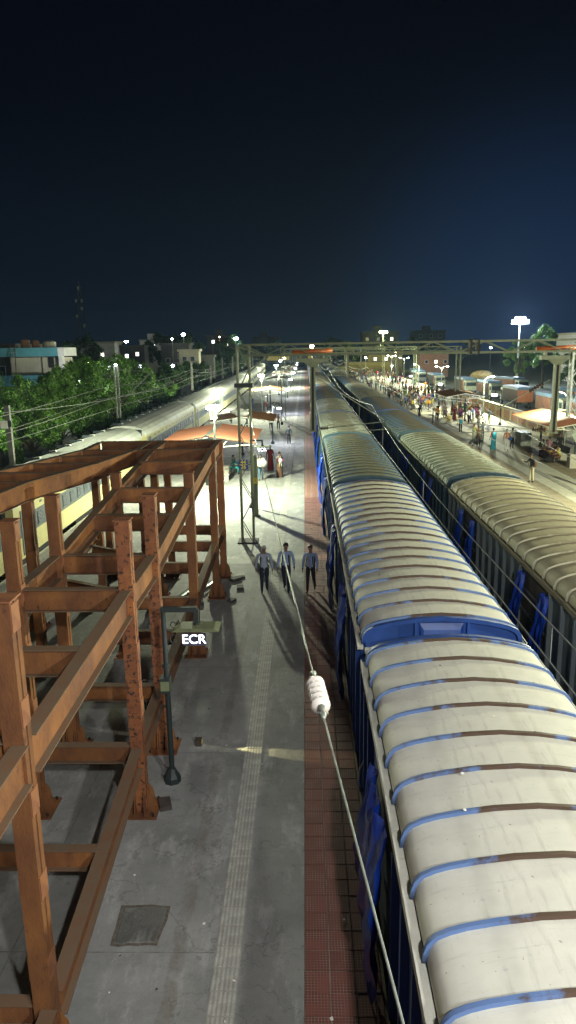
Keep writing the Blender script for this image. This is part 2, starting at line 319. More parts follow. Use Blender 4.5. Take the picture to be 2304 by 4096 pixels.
def cloth(name, c):
    if name not in CLOTH: CLOTH[name] = mat('cloth_'+name.replace(' ', '_'), c, 0.9, col2=tuple(x*0.8 for x in c), scale=9, bump=0.25, bscale=22)
    return CLOTH[name]
for n_, c_ in {'pale blue': (0.28, 0.37, 0.56), 'grey blue': (0.33, 0.39, 0.49), 'navy': (0.012, 0.016, 0.035), 'black': (0.012, 0.012, 0.013),
               'white': (0.62, 0.62, 0.60), 'grey': (0.2, 0.2, 0.2), 'yellow': (0.55, 0.42, 0.05), 'orange': (0.48, 0.17, 0.04), 'red': (0.32, 0.035, 0.03),
               'teal': (0.02, 0.22, 0.20), 'salmon': (0.55, 0.24, 0.17), 'pink': (0.45, 0.05, 0.18), 'slate': (0.06, 0.09, 0.11), 'blue': (0.03, 0.09, 0.32),
               'olive': (0.16, 0.17, 0.05), 'brown': (0.12, 0.06, 0.03), 'maroon': (0.15, 0.02, 0.03), 'cream': (0.5, 0.46, 0.33), 'denim': (0.07, 0.14, 0.20),
               'turquoise': (0.02, 0.25, 0.36), 'green': (0.05, 0.18, 0.05), 'purple': (0.13, 0.05, 0.2), 'mauve': (0.32, 0.16, 0.2)}.items(): cloth(n_, c_)

# ---------------------------------------------------------------- mesh helpers
class MB:
    def __init__(s): s.v = []; s.f = []; s.m = []; s.mats = []
    def mi(s, m):
        if m not in s.mats: s.mats.append(m)
        return s.mats.index(m)
    def add(s, vs, fs, m):
        o = len(s.v); k = s.mi(m); s.v += [tuple(p) for p in vs]
        for f in fs: s.f.append([i+o for i in f]); s.m.append(k)
        return s
    def box(s, x0, x1, y0, y1, z0, z1, m):
        vs = [(x, y, z) for z in (z0, z1) for y in (y0, y1) for x in (x0, x1)]
        return s.add(vs, [(0, 2, 3, 1), (4, 5, 7, 6), (0, 1, 5, 4), (2, 6, 7, 3), (0, 4, 6, 2), (1, 3, 7, 5)], m)
    def bar(s, p, q, w, h, m, up=(0, 0, 1), off=(0, 0)):
        p, q = Vector(p), Vector(q); d = (q-p).normalized(); u = Vector(up)
        if abs(d.dot(u)) > 0.99: u = Vector((0, 1, 0))
        r = d.cross(u).normalized(); u = r.cross(d).normalized()
        vs = []
        for c in (p, q):
            for a, b in ((-1, -1), (1, -1), (1, 1), (-1, 1)): vs.append(c + r*(a*w/2+off[0]) + u*(b*h/2+off[1]))
        return s.add(vs, [(0, 3, 2, 1), (4, 5, 6, 7), (0, 1, 5, 4), (1, 2, 6, 5), (2, 3, 7, 6), (3, 0, 4, 7)], m)
    def ibeam(s, p, q, w, h, m, mtop=None, t=0.02):
        # p,q are the centre of the top surface
        s.bar(p, q, w, t, mtop or m, off=(0, -t/2))
        s.bar(p, q, t*0.8, h-2*t, m, off=(0, -h/2))
        s.bar(p, q, w, t, mtop or m, off=(0, -h+t/2))
        return s
    def tube(s, pts, r, m, n=8, cap=True):
        pts = [Vector(p) for p in pts]; rs = r if isinstance(r, (list, tuple)) else [r]*len(pts); vs = []; fs = []
        for i, p in enumerate(pts):
            d = (pts[min(i+1, len(pts)-1)]-pts[max(i-1, 0)]).normalized()
            u = Vector((0, 0, 1)) if abs(d.z) < 0.9 else Vector((1, 0, 0))
            a = d.cross(u).normalized(); b = a.cross(d)
            for k in range(n): an = 2*math.pi*k/n; vs.append(p + (a*math.cos(an)+b*math.sin(an))*rs[i])
        for i in range(len(pts)-1):
            for k in range(n): fs.append((i*n+k, i*n+(k+1) % n, (i+1)*n+(k+1) % n, (i+1)*n+k))
        if cap: fs.append(tuple(range(n-1, -1, -1))); fs.append(tuple((len(pts)-1)*n+k for k in range(n)))
        return s.add(vs, fs, m)
    def prism(s, prof, y0, y1, m, cap=True):
        # profile of (x,z) extruded along y
        n = len(prof); vs = [(x, y0, z) for x, z in prof] + [(x, y1, z) for x, z in prof]
        fs = [(i, (i+1) % n, n+(i+1) % n, n+i) for i in range(n)]
        if cap: fs += [tuple(range(n-1, -1, -1)), tuple(range(n, 2*n))]
        return s.add(vs, fs, m)
    def sphere(s, c, r, m, n=10, k=6, sc=(1, 1, 1)):
        vs = [(c[0], c[1], c[2]+r*sc[2])]; fs = []
        for i in range(1, k):
            th = math.pi*i/k
            for j in range(n):
                ph = 2*math.pi*j/n
                vs.append((c[0]+r*sc[0]*math.sin(th)*math.cos(ph), c[1]+r*sc[1]*math.sin(th)*math.sin(ph), c[2]+r*sc[2]*math.cos(th)))
        vs.append((c[0], c[1], c[2]-r*sc[2])); L = len(vs)-1
        for j in range(n): fs.append((0, 1+j, 1+(j+1) % n)); fs.append((L, L-n+(j+1) % n, L-n+j))
        for i in range(k-2):
            for j in range(n): a = 1+i*n; fs.append((a+j, a+n+j, a+n+(j+1) % n, a+(j+1) % n))
        return s.add(vs, fs, m)
    def mesh(s, name, smooth=False):
        me = bpy.data.meshes.new(name); me.from_pydata(s.v, [], s.f)
        for m in s.mats: me.materials.append(m)
        me.polygons.foreach_set('material_index', s.m)
        if smooth: me.polygons.foreach_set('use_smooth', [True]*len(s.f))
        me.update(); return me
    def build(s, name, parent=None, smooth=False, **kw):
        return obj(name, s.mesh(name, smooth), parent, **kw)
def obj(name, me, parent=None, loc=None, rz=None, **kw):
    o = bpy.data.objects.new(name, me); COL.objects.link(o)
    if parent: o.parent = parent
    if loc: o.location = loc
    if rz is not None: o.rotation_euler.z = rz
    for k, v in kw.items(): o[k] = v
    return o
def thing(name, label, cat, loc=(0, 0, 0), rz=0, group=None):
    o = bpy.data.objects.new(name, None); COL.objects.link(o); o.location = loc; o.rotation_euler.z = rz
    o['label'] = label; o['category'] = cat
    if group: o['group'] = group
    return o
def tag(o, label, cat, group=None):
    o['label'] = label; o['category'] = cat
    if group: o['group'] = group
    return o
KIDS = {}
def kids(o):
    return [c for c in COL.objects if c.parent == o]
def family(o):
    return (o, [family(c) for c in kids(o)])
def clone(fam, parent=None, loc=None, rz=None, label=None, group=None):
    o, ch = fam; c = o.copy(); COL.objects.link(c)
    if parent: c.parent = parent
    if loc: c.location = loc
    if rz is not None: c.rotation_euler.z = rz
    if label: c['label'] = label
    if group: c['group'] = group
    for k in ch: clone(k, c)
    return c
def lamp(name, parent, loc, power, col, radius=0.12, kind='POINT', spot=None, rot=None):
    l = bpy.data.lights.new(name, kind); l.energy = power; l.color = col; l.shadow_soft_size = radius
    if kind == 'SPOT': l.spot_size = spot; l.spot_blend = 0.6
    o = bpy.data.objects.new(name, l); COL.objects.link(o); o.location = loc
    if parent: o.parent = parent
    if rot: o.rotation_euler = rot
    return o
def text(name, s, size, m, parent=None, loc=(0, 0, 0), rot=(R(90), 0, 0), ext=0.01, bold=0.0, **kw):
    c = bpy.data.curves.new(name, 'FONT'); c.body = s; c.size = size; c.extrude = ext; c.align_x = 'CENTER'; c.align_y = 'CENTER'; c.offset = bold
    c.materials.append(m)
    tmp = bpy.data.objects.new(name, c); COL.objects.link(tmp)
    me = bpy.data.meshes.new_from_object(tmp.evaluated_get(bpy.context.evaluated_depsgraph_get())); bpy.data.objects.remove(tmp); bpy.data.curves.remove(c)
    me.name = name; o = bpy.data.objects.new(name, me); COL.objects.link(o); o.location = loc; o.rotation_euler = rot
    if parent: o.parent = parent
    for k, v in kw.items(): o[k] = v
    return o

# ================================================================ ground and platforms
ZR = -0.84     # rail level below the platform surface
def struct(name, mb, smooth=False): 
    o = mb.build(name, smooth=smooth); o['kind'] = 'structure'; return o
struct('ground', MB().add([(-500, -60, -1.35), (500, -60, -1.35), (500, 900, -1.35), (-500, 900, -1.35)], [(0, 1, 2, 3)], MT['earth']))
b = MB(); b.box(-19.5, 10.2, -30, 420, -1.33, ZR-0.16, MT['ballast']); struct('ballast_bed', b)
# platform one: island platform between the passenger train and the goods train
p1 = MB(); p1.box(-11.62, -0.09, -12, 330, -1.32, 0.0, MT['concrete'])
p1 = struct('platform', p1)
MB().box(-11.72, -11.621, -12, 330, -0.3, 0.0, MT['edgewhite']).build('platform_edge', p1)
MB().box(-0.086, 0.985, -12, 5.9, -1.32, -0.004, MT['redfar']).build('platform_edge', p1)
MB().box(-0.086, 0.985, 5.9, 330, -1.32, -0.012, MT['walltop']).build('platform_face', p1)
MB().box(0.990, 1.03, -12, 330, -0.12, 0.002, MT['walltop']).build('coping', p1)
# red chequered tiles, three to a row
bt = MB(); a_ = 0.168
bt.add([(-.174, -.174, -.010), (.174, -.174, -.010), (.174, .174, -.04), (-.174, .174, -.04), (-a_, -a_, 0), (a_, -a_, 0), (a_, a_, 0), (-a_, a_, 0)],
       [(4, 5, 6, 7), (0, 1, 5, 4), (1, 2, 6, 5), (2, 3, 7, 6), (3, 0, 4, 7)], MT['redtile'])
tm = bt.mesh('tile'); PW = 0.3565
for i in range(99):
    for k in range(3):
        o = obj('tile', tm, p1, (0.0925+k*PW, 6.1+i*PW, 0.001+random.uniform(-.003, .003)))
        o.rotation_euler = (random.uniform(-.006, .006), random.uniform(-.006, .006), random.choice((0, R(90), R(180), R(270))))
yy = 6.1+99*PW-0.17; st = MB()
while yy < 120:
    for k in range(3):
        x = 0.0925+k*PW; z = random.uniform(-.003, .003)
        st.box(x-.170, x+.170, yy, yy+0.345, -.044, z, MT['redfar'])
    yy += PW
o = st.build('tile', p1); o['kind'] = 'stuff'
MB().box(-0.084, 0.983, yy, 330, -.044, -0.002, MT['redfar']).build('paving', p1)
# tactile strip: one ribbed tile after another
tt = MB(); tt.box(-.19, .19, -.188, .188, -.02, 0.008, MT['tactbase'])
for i in range(6):
    x = -.155+i*.062
    for y0, y1 in ((-.172, -.008), (.008, .172)): tt.box(x-.016, x+.016, y0, y1, .008, .017, MT['tactile'])
ttm = tt.mesh('tactile_tile')
for i in range(215):
    obj('tactile_tile', ttm, p1, (-1.20, 5.6+i*.38, random.uniform(-.002, .002)))
st = MB(); y = 5.6+215*.38
while y < 300:
    st.box(-1.39, -1.01, y-.188, y+.186, -.01, .012, MT['tactile']); y += .38
o = st.build('tactile_tile', p1); o['kind'] = 'stuff'
# recessed inspection cover in the platform
t = thing('inspection_cover', 'square rough concrete cover sunk in the platform near the camera', 'cover', (-2.6, 9.22, 0))
cv = concrete_mat('patch_concrete', (0.15, 0.15, 0.135), (0.065, 0.065, 0.06), (0.33, 0.33, 0.31), 1.0)
rc_ = random.Random(2); pts = []
for (x0, y0), (x1, y1) in zip([(-.34, -.36), (.29, -.33), (.36, .36), (-.35, .37)], [(.29, -.33), (.36, .36), (-.35, .37), (-.34, -.36)]):
    for k in range(5): pts.append((x0+(x1-x0)*k/5+rc_.uniform(-.014, .014), y0+(y1-y0)*k/5+rc_.uniform(-.014, .014)))
n_ = len(pts)
MB().add([(x*1.13, y*1.12, .003) for x, y in pts]+[(x*.98, y*.98, .0045) for x, y in pts], [(i, (i+1) % n_, n_+(i+1) % n_, n_+i) for i in range(n_)], mat('dirt_seam', (.075, .06, .04), .9, col2=(.15, .135, .11), scale=12)).build('seam', t)
MB().add([(x*.97, y*.97, .0035) for x, y in pts]+[(x*.93, y*.93, .014) for x, y in pts], [tuple(range(n_, 2*n_))]+[(i, (i+1) % n_, n_+(i+1) % n_, n_+i) for i in range(n_)], cv).build('slab', t)
j_ = MB()
for k in range(34):
    y = 3.4+k*4.9+(k*37 % 5)*.2; j_.bar((-11.6, y, .0005), (-1.41 if k % 3 else -.1, y+.02, .0005), .014, .002, MT['dirtjoint'])
for x in (-4.4, -7.9): j_.bar((x, -10, .0005), (x+.03, 150, .0005), .016, .002, MT['dirtjoint'])
o = j_.build('slab_joint', p1); o['kind'] = 'stuff'
for i, (x, y, s) in enumerate(((.28, -.28, .12), (.36, .1, .08), (-.1, .42, .06), (.1, -.5, .05))):
    pass
# far platform
p2 = MB(); p2.box(9.25, 27.4, -12, 360, -1.32, 0.0, MT['concrete2']); p2 = struct('platform_two', p2)
MB().box(9.26, 9.7, -12, 360, 0.001, 0.005, MT['edgewhite']).build('platform_edge', p2)
bw = 0.62
for x0, x1, mt_ in ((10.6, 14.9, 'browntile'), (17.4, 19.2, 'browntile'), (14.9, 17.4, 'bandtile')):
    n = max(1, round((x1-x0)/1.2)); w = (x1-x0)/n
    m1 = MB(); m1.box(-w/2+.012, w/2-.012, -.59, .59, -.01, 0.007, MT[mt_]); m1 = m1.mesh('paving_slab')
    for j in range(n):
        for i in range(33):
            obj('paving_slab', m1, p2, (x0+w*(j+.5), 36+i*1.2, random.uniform(-.003, .002)))
    st = MB()
    for j in range(n):
        for i in range(90):
            x = x0+w*(j+.5); y = 36+(33+i)*1.2; st.box(x-w/2+.012, x+w/2-.012, y-.59, y+.59, -.01, .006+random.uniform(-.003, .002), MT[mt_])
    o = st.build('paving_slab', p2); o['kind'] = 'stuff'
for i in range(140):
    obj('tactile_tile', ttm, p2, (16.0, 40+i*.38, .012))

# ================================================================ tracks
def track(x, y0, y1, label):
    t = thing('railway_track', label, 'railway track', (x, 0, 0))
    for s in (-.8375, .8375):
        MB().bar((s, y0, ZR-.07), (s, y1, ZR-.07), .07, .15, MT['rail']).build('rail', t)
    st = MB(); y = y0
    while y < y1: st.box(-1.3, 1.3, y, y+.24, ZR-.19, ZR-.145, MT['sleeper']); y += .62
    o = st.build('sleeper', t); o['kind'] = 'stuff'
    return t
track(2.68, -20, 340, 'track under the nearer goods train, beside the red tiled platform edge')
track(7.55, -20, 340, 'track under the farther goods train, beside the crowded platform')
track(-13.4, -20, 340, 'track under the cream passenger train, beside the trees')

# ================================================================ goods wagons
HW = 1.65
PROF = [(-1.56, 2.80), (-1.552, 2.90), (-1.525, 2.99), (-1.46, 3.065), (-1.34, 3.125), (-1.18, 3.175), (-0.90, 3.235), (-0.5, 3.295), (0, 3.325),
        (0.5, 3.295), (0.90, 3.235), (1.18, 3.175), (1.34, 3.125), (1.46, 3.065), (1.525, 2.99), (1.552, 2.90), (1.56, 2.80)]
def offs(pr, d):
    o_ = []
    for i, (x, z) in enumerate(pr):
        a = pr[max(i-1, 0)]; c = pr[min(i+1, len(pr)-1)]; tx, tz = c[0]-a[0], c[1]-a[1]; l = math.hypot(tx, tz)
        o_.append((x-tz/l*d, z+tx/l*d))
    return o_
def arch(pr_o, pr_i, y0, y1, m):
    n = len(pr_o); b = MB(); vs = [(x, y, z) for y in (y0, y1) for pr in (pr_o, pr_i) for x, z in pr]
    b.add(vs[:n]+vs[2*n:3*n], [(i, i+1, n+i+1, n+i) for i in range(n-1)], m)      # outer skin keeps its own vertices, so that its edges stay crisp
    fs = []
    for i in range(n-1):
        fs += [(i, n+i, n+i+1, i+1), (2*n+i, 2*n+i+1, 3*n+i+1, 3*n+i)]
    fs += [(0, 2*n, 3*n, n), (n-1, 2*n-1, 4*n-1, 3*n-1)]
    return b.add(vs, fs, m)
WL = 15.25; NR = 19; RS = (WL-0.5)/(NR-1)
def tarp_mesh(seed, w=2.1, top=2.62, bot=0.15, side=-1):
    rn = random.Random(seed); nu, nv = 22, 16; vs = []; fs = []
    ph = [rn.uniform(0, 6) for _ in range(6)]; bt_ = [rn.uniform(-.35, .35) for _ in range(nu+1)]
    for i in range(nu+1):
        u = i/nu
        for j in range(nv+1):
            v = j/nv
            gather = 1-0.35*math.sin(v*2.6+ph[0])*(0.5+.5*v)
            y = (u-.5)*w*gather + .12*math.sin(v*5+ph[1])
            z = top-(top-bot+bt_[i]*.6)*v
            bulge = .10+.16*math.sin(v*2.6)+.05*math.sin(u*17+ph[2]+v*2)+.035*math.sin(u*31+ph[3]-v*3)+.02*math.sin(v*23+u*9+ph[4])
            vs.append((side*(HW+bulge), y, z))
    for i in range(nu):
        for j in range(nv): a = i*(nv+1)+j; fs.append((a, a+1, a+nv+2, a+nv+1))
    b = MB(); b.add(vs, fs, MT['tarp']); return b.mesh('tarpaulin', True)
TARPS = [tarp_mesh(s) for s in (1, 2, 3)]; TARPR = [tarp_mesh(s+10, .62, 2.6, 0.0) for s in (1, 2)]
def ribmesh(m, w=.052, d=.045): return arch(offs(PROF, d), offs(PROF, -.01), -w/2, w/2, m).mesh('roof_rib', True)
def panelmesh(m): return arch(PROF, offs(PROF, -.03), -RS/2+.005, RS/2-.005, m).mesh('roof_panel', True)
stan = MB(); stan.box(-.05, .05, -.045, .045, 0.30, 2.70, MT['dark']); 
CACHE = {}
def wagon_fam(kind, roof, rib, body, end, detail, tarps):
    """One covered bogie wagon, near end at y=0, running to y=WL."""
    t = thing('covered_wagon', 'x', 'goods wagon')
    b = MB(); b.box(-HW+.05, HW-.05, .12, WL-.12, 0.30, 2.70, MT[body]); b.build('body', t)
    b = MB()
    for s in (-1, 1):
        b.box(*(sorted((s*(HW-.085), s*(HW+.03)))), 0.0, WL, 2.70, 2.78, MT[roof])
        b.box(*(sorted((s*(HW+.005), s*(HW+.03)))), 0.0, WL, 2.781, 2.83, MT[roof])
    b.build('gutter', t)
    if detail:
        pm = panelmesh(MT[roof]); rm = ribmesh(MT[rib])
        for i in range(NR):
            obj('roof_rib', rm, t, (0, .25+i*RS, 0))
            if i < NR-1: obj('roof_panel', pm, t, (0, .25+(i+.5)*RS, 0))
        sm = MB(); sm.box(-.05, .05, -.045, .045, 0.30, 2.69, MT[body]); sm = sm.mesh('stanchion')
        for s in (-1, 1):
            for i in range(NR):
                yc = .25+i*RS
                if 2.9 < yc < 5.1 or 10.2 < yc < 12.6: continue
                obj('stanchion', sm, t, (s*HW, yc, 0))
        for s in (-1, 1):
            for yc in (3.9, 11.4):
                d = MB(); d.box(*(sorted((s*(HW-.06), s*(HW-.005)))), yc-1.0, yc+1.0, .38, 2.6, MT['timber'])
                for z in (.9, 1.5, 2.1): d.box(*(sorted((s*(HW-.004), s*(HW+.02)))), yc-1.0, yc+1.0, z, z+.07, MT[body])
                d.build('door', t)
    else:
        arch(PROF, offs(PROF, -.03), .22, WL-.22, MT[roof]).build('roof', t, True)
        b = MB()
        for i in range(NR):
            a = arch(offs(PROF, .05), offs(PROF, -.01), .25+i*RS-.035, .25+i*RS+.035, MT[rib]); b.add(a.v, a.f, MT[rib])
        b.build('roof_rib', t, True)
    # end walls, set back under the roof end
    for s, y in ((-1, .13), (1, WL-.13)):
        e_ = MB(); inner = offs(PROF, -.035); y0, y1 = sorted((y, y-s*.05))
        e_.prism(inner+[(1.5, 2.70), (-1.5, 2.70)], y0, y1, MT[end])
        e_ = e_.build('end_wall', t)
        if detail:
            r = MB(); rim = arch(offs(PROF, .035), offs(PROF, -.05), *(sorted((y, y+s*.10))), MT[end]); r.add(rim.v, rim.f, MT[end]); r.build('end_rim', e_, True)
            b = MB()
            for x in (-.52, .52): b.box(x-.025, x+.025, *(sorted((y, y+s*.09))), .4, 3.25, MT[end])
            b.build('end_post', e_)
            b = MB(); b.add([(x, y+s*dy, z) for x, dy, z in ((-.44, 0, 2.72), (.44, 0, 2.72), (.44, 0, 3.2), (-.44, 0, 3.2), (-.38, .13, 2.78), (.38, .13, 2.78), (.36, .07, 3.08), (-.36, .07, 3.08))],
                  [(0, 1, 5, 4), (1, 2, 6, 5), (2, 3, 7, 6), (3, 0, 4, 7), (4, 5, 6, 7)], MT[end]); b.build('end_box', e_)
            MB().box(-1.53, 1.53, *(sorted((y+s*.0, y+s*.12))), 2.60, 2.695, MT[roof]).build('end_ledge', e_)
    u = MB(); u.box(-.3, .3, -.28, WL+.28, -.05, .22, MT['under']); u.box(-1.5, 1.5, .1, WL-.1, .16, .29, MT['under'])
    for yc in (2.3, WL-2.3): u.box(-1.15, 1.15, yc-1.5, yc+1.5, -.35, .1, MT['under'])
    u.build('underframe', t)
    if detail:
        wm = MB()
        for s in (-.86, .86): wm.tube([(s-.06, 0, ZR+.5), (s+.06, 0, ZR+.5)], .5, MT['under'], 16)
        wm.tube([(-.8, 0, ZR+.5), (.8, 0, ZR+.5)], .08, MT['under'], 6)
        wm = wm.mesh('wheelset')
        for yc in (1.3, 3.3, WL-3.3, WL-1.3): obj('wheelset', wm, t, (0, yc, 0))
    fam = family(t); return t, fam
ORD = ['first', 'second', 'third', 'fourth', 'fifth', 'sixth', 'seventh', 'eighth', 'ninth', 'tenth', 'eleventh', 'twelfth', 'thirteenth', 'fourteenth',
       'fifteenth', 'sixteenth', 'seventeenth', 'eighteenth', 'nineteenth', 'twentieth', 'twenty-first']
KINDS = {'cream': ('cream', 'ribblue', 'blue', 'blue'), 'greenish': ('green', 'ribdark', 'blue', 'tealbody'), 'dusty': ('dusty', 'ribdust', 'bluegrey', 'bluegrey'),
         'teal': ('teal', 'ribteal', 'tealbody', 'tealbody'), 'blue': ('blueroof', 'ribteal', 'blue', 'blue'), 'brown': ('brownroof', 'ribdark', 'bluegrey', 'blue')}
FAM = {}
rw = random.Random(5)
def place_wagon(kind, detail, x, y, label, group, tarps, side=-1, small=False):
    key = (kind, detail)
    if key not in FAM:
        t, fam = wagon_fam(kind, *KINDS[kind], detail, tarps); FAM[key] = fam; t.location = (x, y, 0); t['label'] = label; t['group'] = group
    else: t = clone(FAM[key], None, (x, y, 0), None, label, group)
    return t
def add_tarps(t, side, ys, meshes):
    for i, yc in enumerate(ys):
        o = obj('tarpaulin', rw.choice(meshes), t, (0, yc, 0))
        if side > 0: o.scale.x = -1
f1 = ['cream', 'cream', 'greenish', 'teal', 'blue', 'greenish', 'brown', 'teal', 'blue', 'greenish', 'brown', 'blue', 'teal', 'greenish', 'blue', 'brown', 'teal', 'blue', 'greenish', 'blue', 'teal']
f2 = ['dusty', 'dusty', 'teal', 'greenish', 'brown', 'teal', 'blue', 'greenish', 'brown', 'blue', 'teal', 'greenish', 'blue', 'brown', 'teal', 'blue', 'greenish', 'blue', 'brown', 'teal', 'blue']
desc = {'cream': 'pale cream roof and blue ribs', 'greenish': 'grey-green roof and dark ribs', 'dusty': 'dusty beige roof and grey-blue side', 'teal': 'weathered teal roof and pale ribs',
        'blue': 'dull blue roof and pale ribs', 'brown': 'rusty brown roof and dark ribs'}
TARPF = []
for i in range(20):
    y = -2.65+16.0*i; det = i < 7
    t = place_wagon(f1[i], det, 2.68, y, '%s wagon of the train by the red tiles, %s' % (ORD[i], desc[f1[i]]), 'wagons of the goods train beside the red tiled platform edge', None)
    TARPF.append((t, i, det))
for i in range(20):
    y = -2.2+16.05*i; det = i < 7
    t = place_wagon(f2[i], det, 7.55, y, '%s wagon of the farther goods train, %s' % (ORD[i], desc[f2[i]]), 'wagons of the goods train beside the crowded platform', None)
    TARPF.append((t, i+100, det))
for t, i, det in TARPF:      # tarpaulins last, so that copies do not inherit them
    if i < 100 and det:
        ys = (11.3,) if i == 0 else ((3.6, 9.9) if i == 1 else (3.3, 10.8))
        add_tarps(t, -1, ys, TARPS)
    if i in (100, 101, 102):
        for yc in (2.9, 4.8, 10.6, 12.4):
            if i != 100: add_tarps(t, -1, (yc,), TARPR)
    elif i > 102 and det: add_tarps(t, -1, (3.3, 11.2), TARPS[:1])
# shift the white brake hose by the first gap
h = MB(); h.tube([(1.06, 12.3, 0.9), (0.98, 12.25, .75), (.95, 12.2, .5), (.98, 12.2, .3), (1.06, 12.25, .2)], .018, MT['white'])
o = h.build('brake_hose'); tag(o, 'thin white hose looped at the end of the nearest cream wagon', 'hose')

# ================================================================ passenger train
CL = 24.3
def coach_fam():
    t = thing('passenger_coach', 'x', 'passenger coach')
    pr = [(-1.62, .18), (-1.62, 2.35), (-1.60, 2.5), (-1.5, 2.72), (-1.25, 2.93), (-.8, 3.08), (0, 3.15)]
    b = MB(); b.prism([(-1.62, .18), (-1.62, 2.40), (1.62, 2.40), (1.62, .18)], .35, CL-.35, MT['coachcream']); b.build('body', t)
    top = [(-1.63, 2.402), (-1.60, 2.52), (-1.5, 2.72), (-1.25, 2.93), (-.8, 3.08), (0, 3.15), (.8, 3.08), (1.25, 2.93), (1.5, 2.72), (1.60, 2.52), (1.63, 2.402)]
    b = MB(); b.prism(top, .33, CL-.33, MT['coachroof']); b.build('roof', t, False)
    for s in (-1, 1):
        MB().box(*(sorted((s*1.621, s*1.632))), .36, CL-.36, 1.08, 1.92, MT['coachband']).build('window_band', t)
    for y0, y1 in ((.0, .349), (CL-.349, CL)):
        MB().box(-1.3, 1.3, y0, y1, .1, 2.85, MT['coachdark']).build('vestibule', t)
    wf = MB(); 
    wf.box(-.012, .012, -.34, .34, -.30, .30, MT['coachband']); wf = wf.mesh('window')
    pn = MB(); pn.box(.0125, .018, -.29, .29, -.25, .25, MT['coachglass']); pn = pn.mesh('pane')
    lv = MB()
    for k in range(6): lv.box(.0185, .026, -.29, .29, -.22+k*.09, -.19+k*.09, MT['louvre'])
    lv = lv.mesh('window_bar')
    n = 17
    for s in (-1, 1):
        for i in range(n):
            y = 3.2+i*(CL-6.4)/(n-1)
            w = obj('window', wf, t, (s*1.64, y, 1.50), 0 if s > 0 else math.pi)
            if s > 0: obj('pane', pn, w); obj('window_bar', lv, w)
        for y in (1.45, CL-1.45):
            d = MB(); d.box(-.012, .014, -.42, .42, -.95, .95, MT['coachband']); d.box(.0145, .018, -.2, .2, .1, .6, MT['coachglass'])
            obj('door', d.mesh('door'), t, (s*1.635, y, 1.25), 0 if s > 0 else math.pi)
    vm = MB(); vm.add([(-.42, -.13, 0), (.42, -.13, -.1), (.42, .13, -.1), (-.42, .13, 0), (-.36, -.06, .10), (.36, -.06, .0), (.36, .06, .0), (-.36, .06, .10)],
                      [(0, 1, 5, 4), (1, 2, 6, 5), (2, 3, 7, 6), (3, 0, 4, 7), (4, 5, 6, 7)], MT['coachroof']); vm.box(-.38, .38, -.16, -.131, -.09, .07, MT['coachdark']); vm = vm.mesh('roof_ventilator')
    for i in range(9):
        o = obj('roof_ventilator', vm, t, (-.95, 2.2+i*(CL-4.4)/8, 3.10)); o.scale.x = -1
    vs_ = MB(); vs_.box(-.006, .006, -.12, .12, -.05, .05, MT['louvre']); vs_ = vs_.mesh('side_vent')
    for i in range(12): obj('side_vent', vs_, t, (1.628, 3.4+i*1.6, 2.15))
    u = MB(); u.box(-1.4, 1.4, .4, CL-.4, -.02, .178, MT['under'])
    for yc in (3.3, CL-3.3): u.box(-1.2, 1.2, yc-1.7, yc+1.7, -.45, -.021, MT['under'])
    u.box(-1.2, 1.2, CL/2-3, CL/2+3, -.5, -.021, MT['under']); u.build('underframe', t)
    wm = MB()
    for s in (-.86, .86): wm.tube([(s-.06, 0, ZR+.46), (s+.06, 0, ZR+.46)], .46, MT['under'], 14)
    wm = wm.mesh('wheelset')
    for yc in (2.1, 4.5, CL-4.5, CL-2.1): obj('wheelset', wm, t, (0, yc, 0))
    return t, family(t)
ct, cfam = coach_fam()
for i in range(11):
    y = 2.5+i*24.95; x = -13.42-max(0, (y-90)/110)**2*1.1
    lab = '%s coach from the camera of the cream and grey passenger train by the trees' % ORD[i]
    c = ct if i == 0 else clone(cfam)
    c.location = (x, y, 0); c['label'] = lab; c['group'] = 'coaches of the passenger train'
    dx = -13.42-max(0, (y+CL-90)/110)**2*1.1 - x; c.rotation_euler.z = -math.atan2(dx, CL)

# ================================================================ rusty steel frame of the unfinished ramp
SF = thing('ramp_framework', 'tall frame of rust-primed steel columns and beams on the left, an unfinished ramp', 'steel frame', (0, 0, 0))
def interp(pl, y):
    for (y0, z0), (y1, z1) in zip(pl, pl[1:]):
        if y0 <= y <= y1: return z0+(z1-z0)*(y-y0)/(y1-y0)
    return pl[-1][1]
TOP = [(1.5, 4.25), (7.2, 4.35), (12.06, 4.47), (14.24, 4.47), (19.2, 4.92), (22.0, 5.2), (24.1, 5.3), (26.6, 5.3)]
LOW = [(1.5, .45), (7.2, .78), (12.06, 1.38), (14.24, 1.52), (19.2, 1.75), (24.1, 2.05), (26.6, 2.05)]
cap_m = MB(); cap_m.box(-.145, .145, -.15, .15, 0, .02, MT['rustplate']); cap_m = cap_m.mesh('cap_plate')
bat_m = MB(); bat_m.box(-.006, .006, -.105, .105, -.16, .16, MT['rustplate']); bat_m = bat_m.mesh('batten_plate')
bp = MB(); bp.box(-.33, .33, -.33, .33, 0, .03, MT['rust'])
for x, y in ((-.26, -.26), (.26, -.26), (.26, .26), (-.26, .26)): bp.tube([(x, y, .03), (x, y, .09)], .022, MT['dark'], 6)
bp_m = bp.mesh('base_plate')
gs = MB()
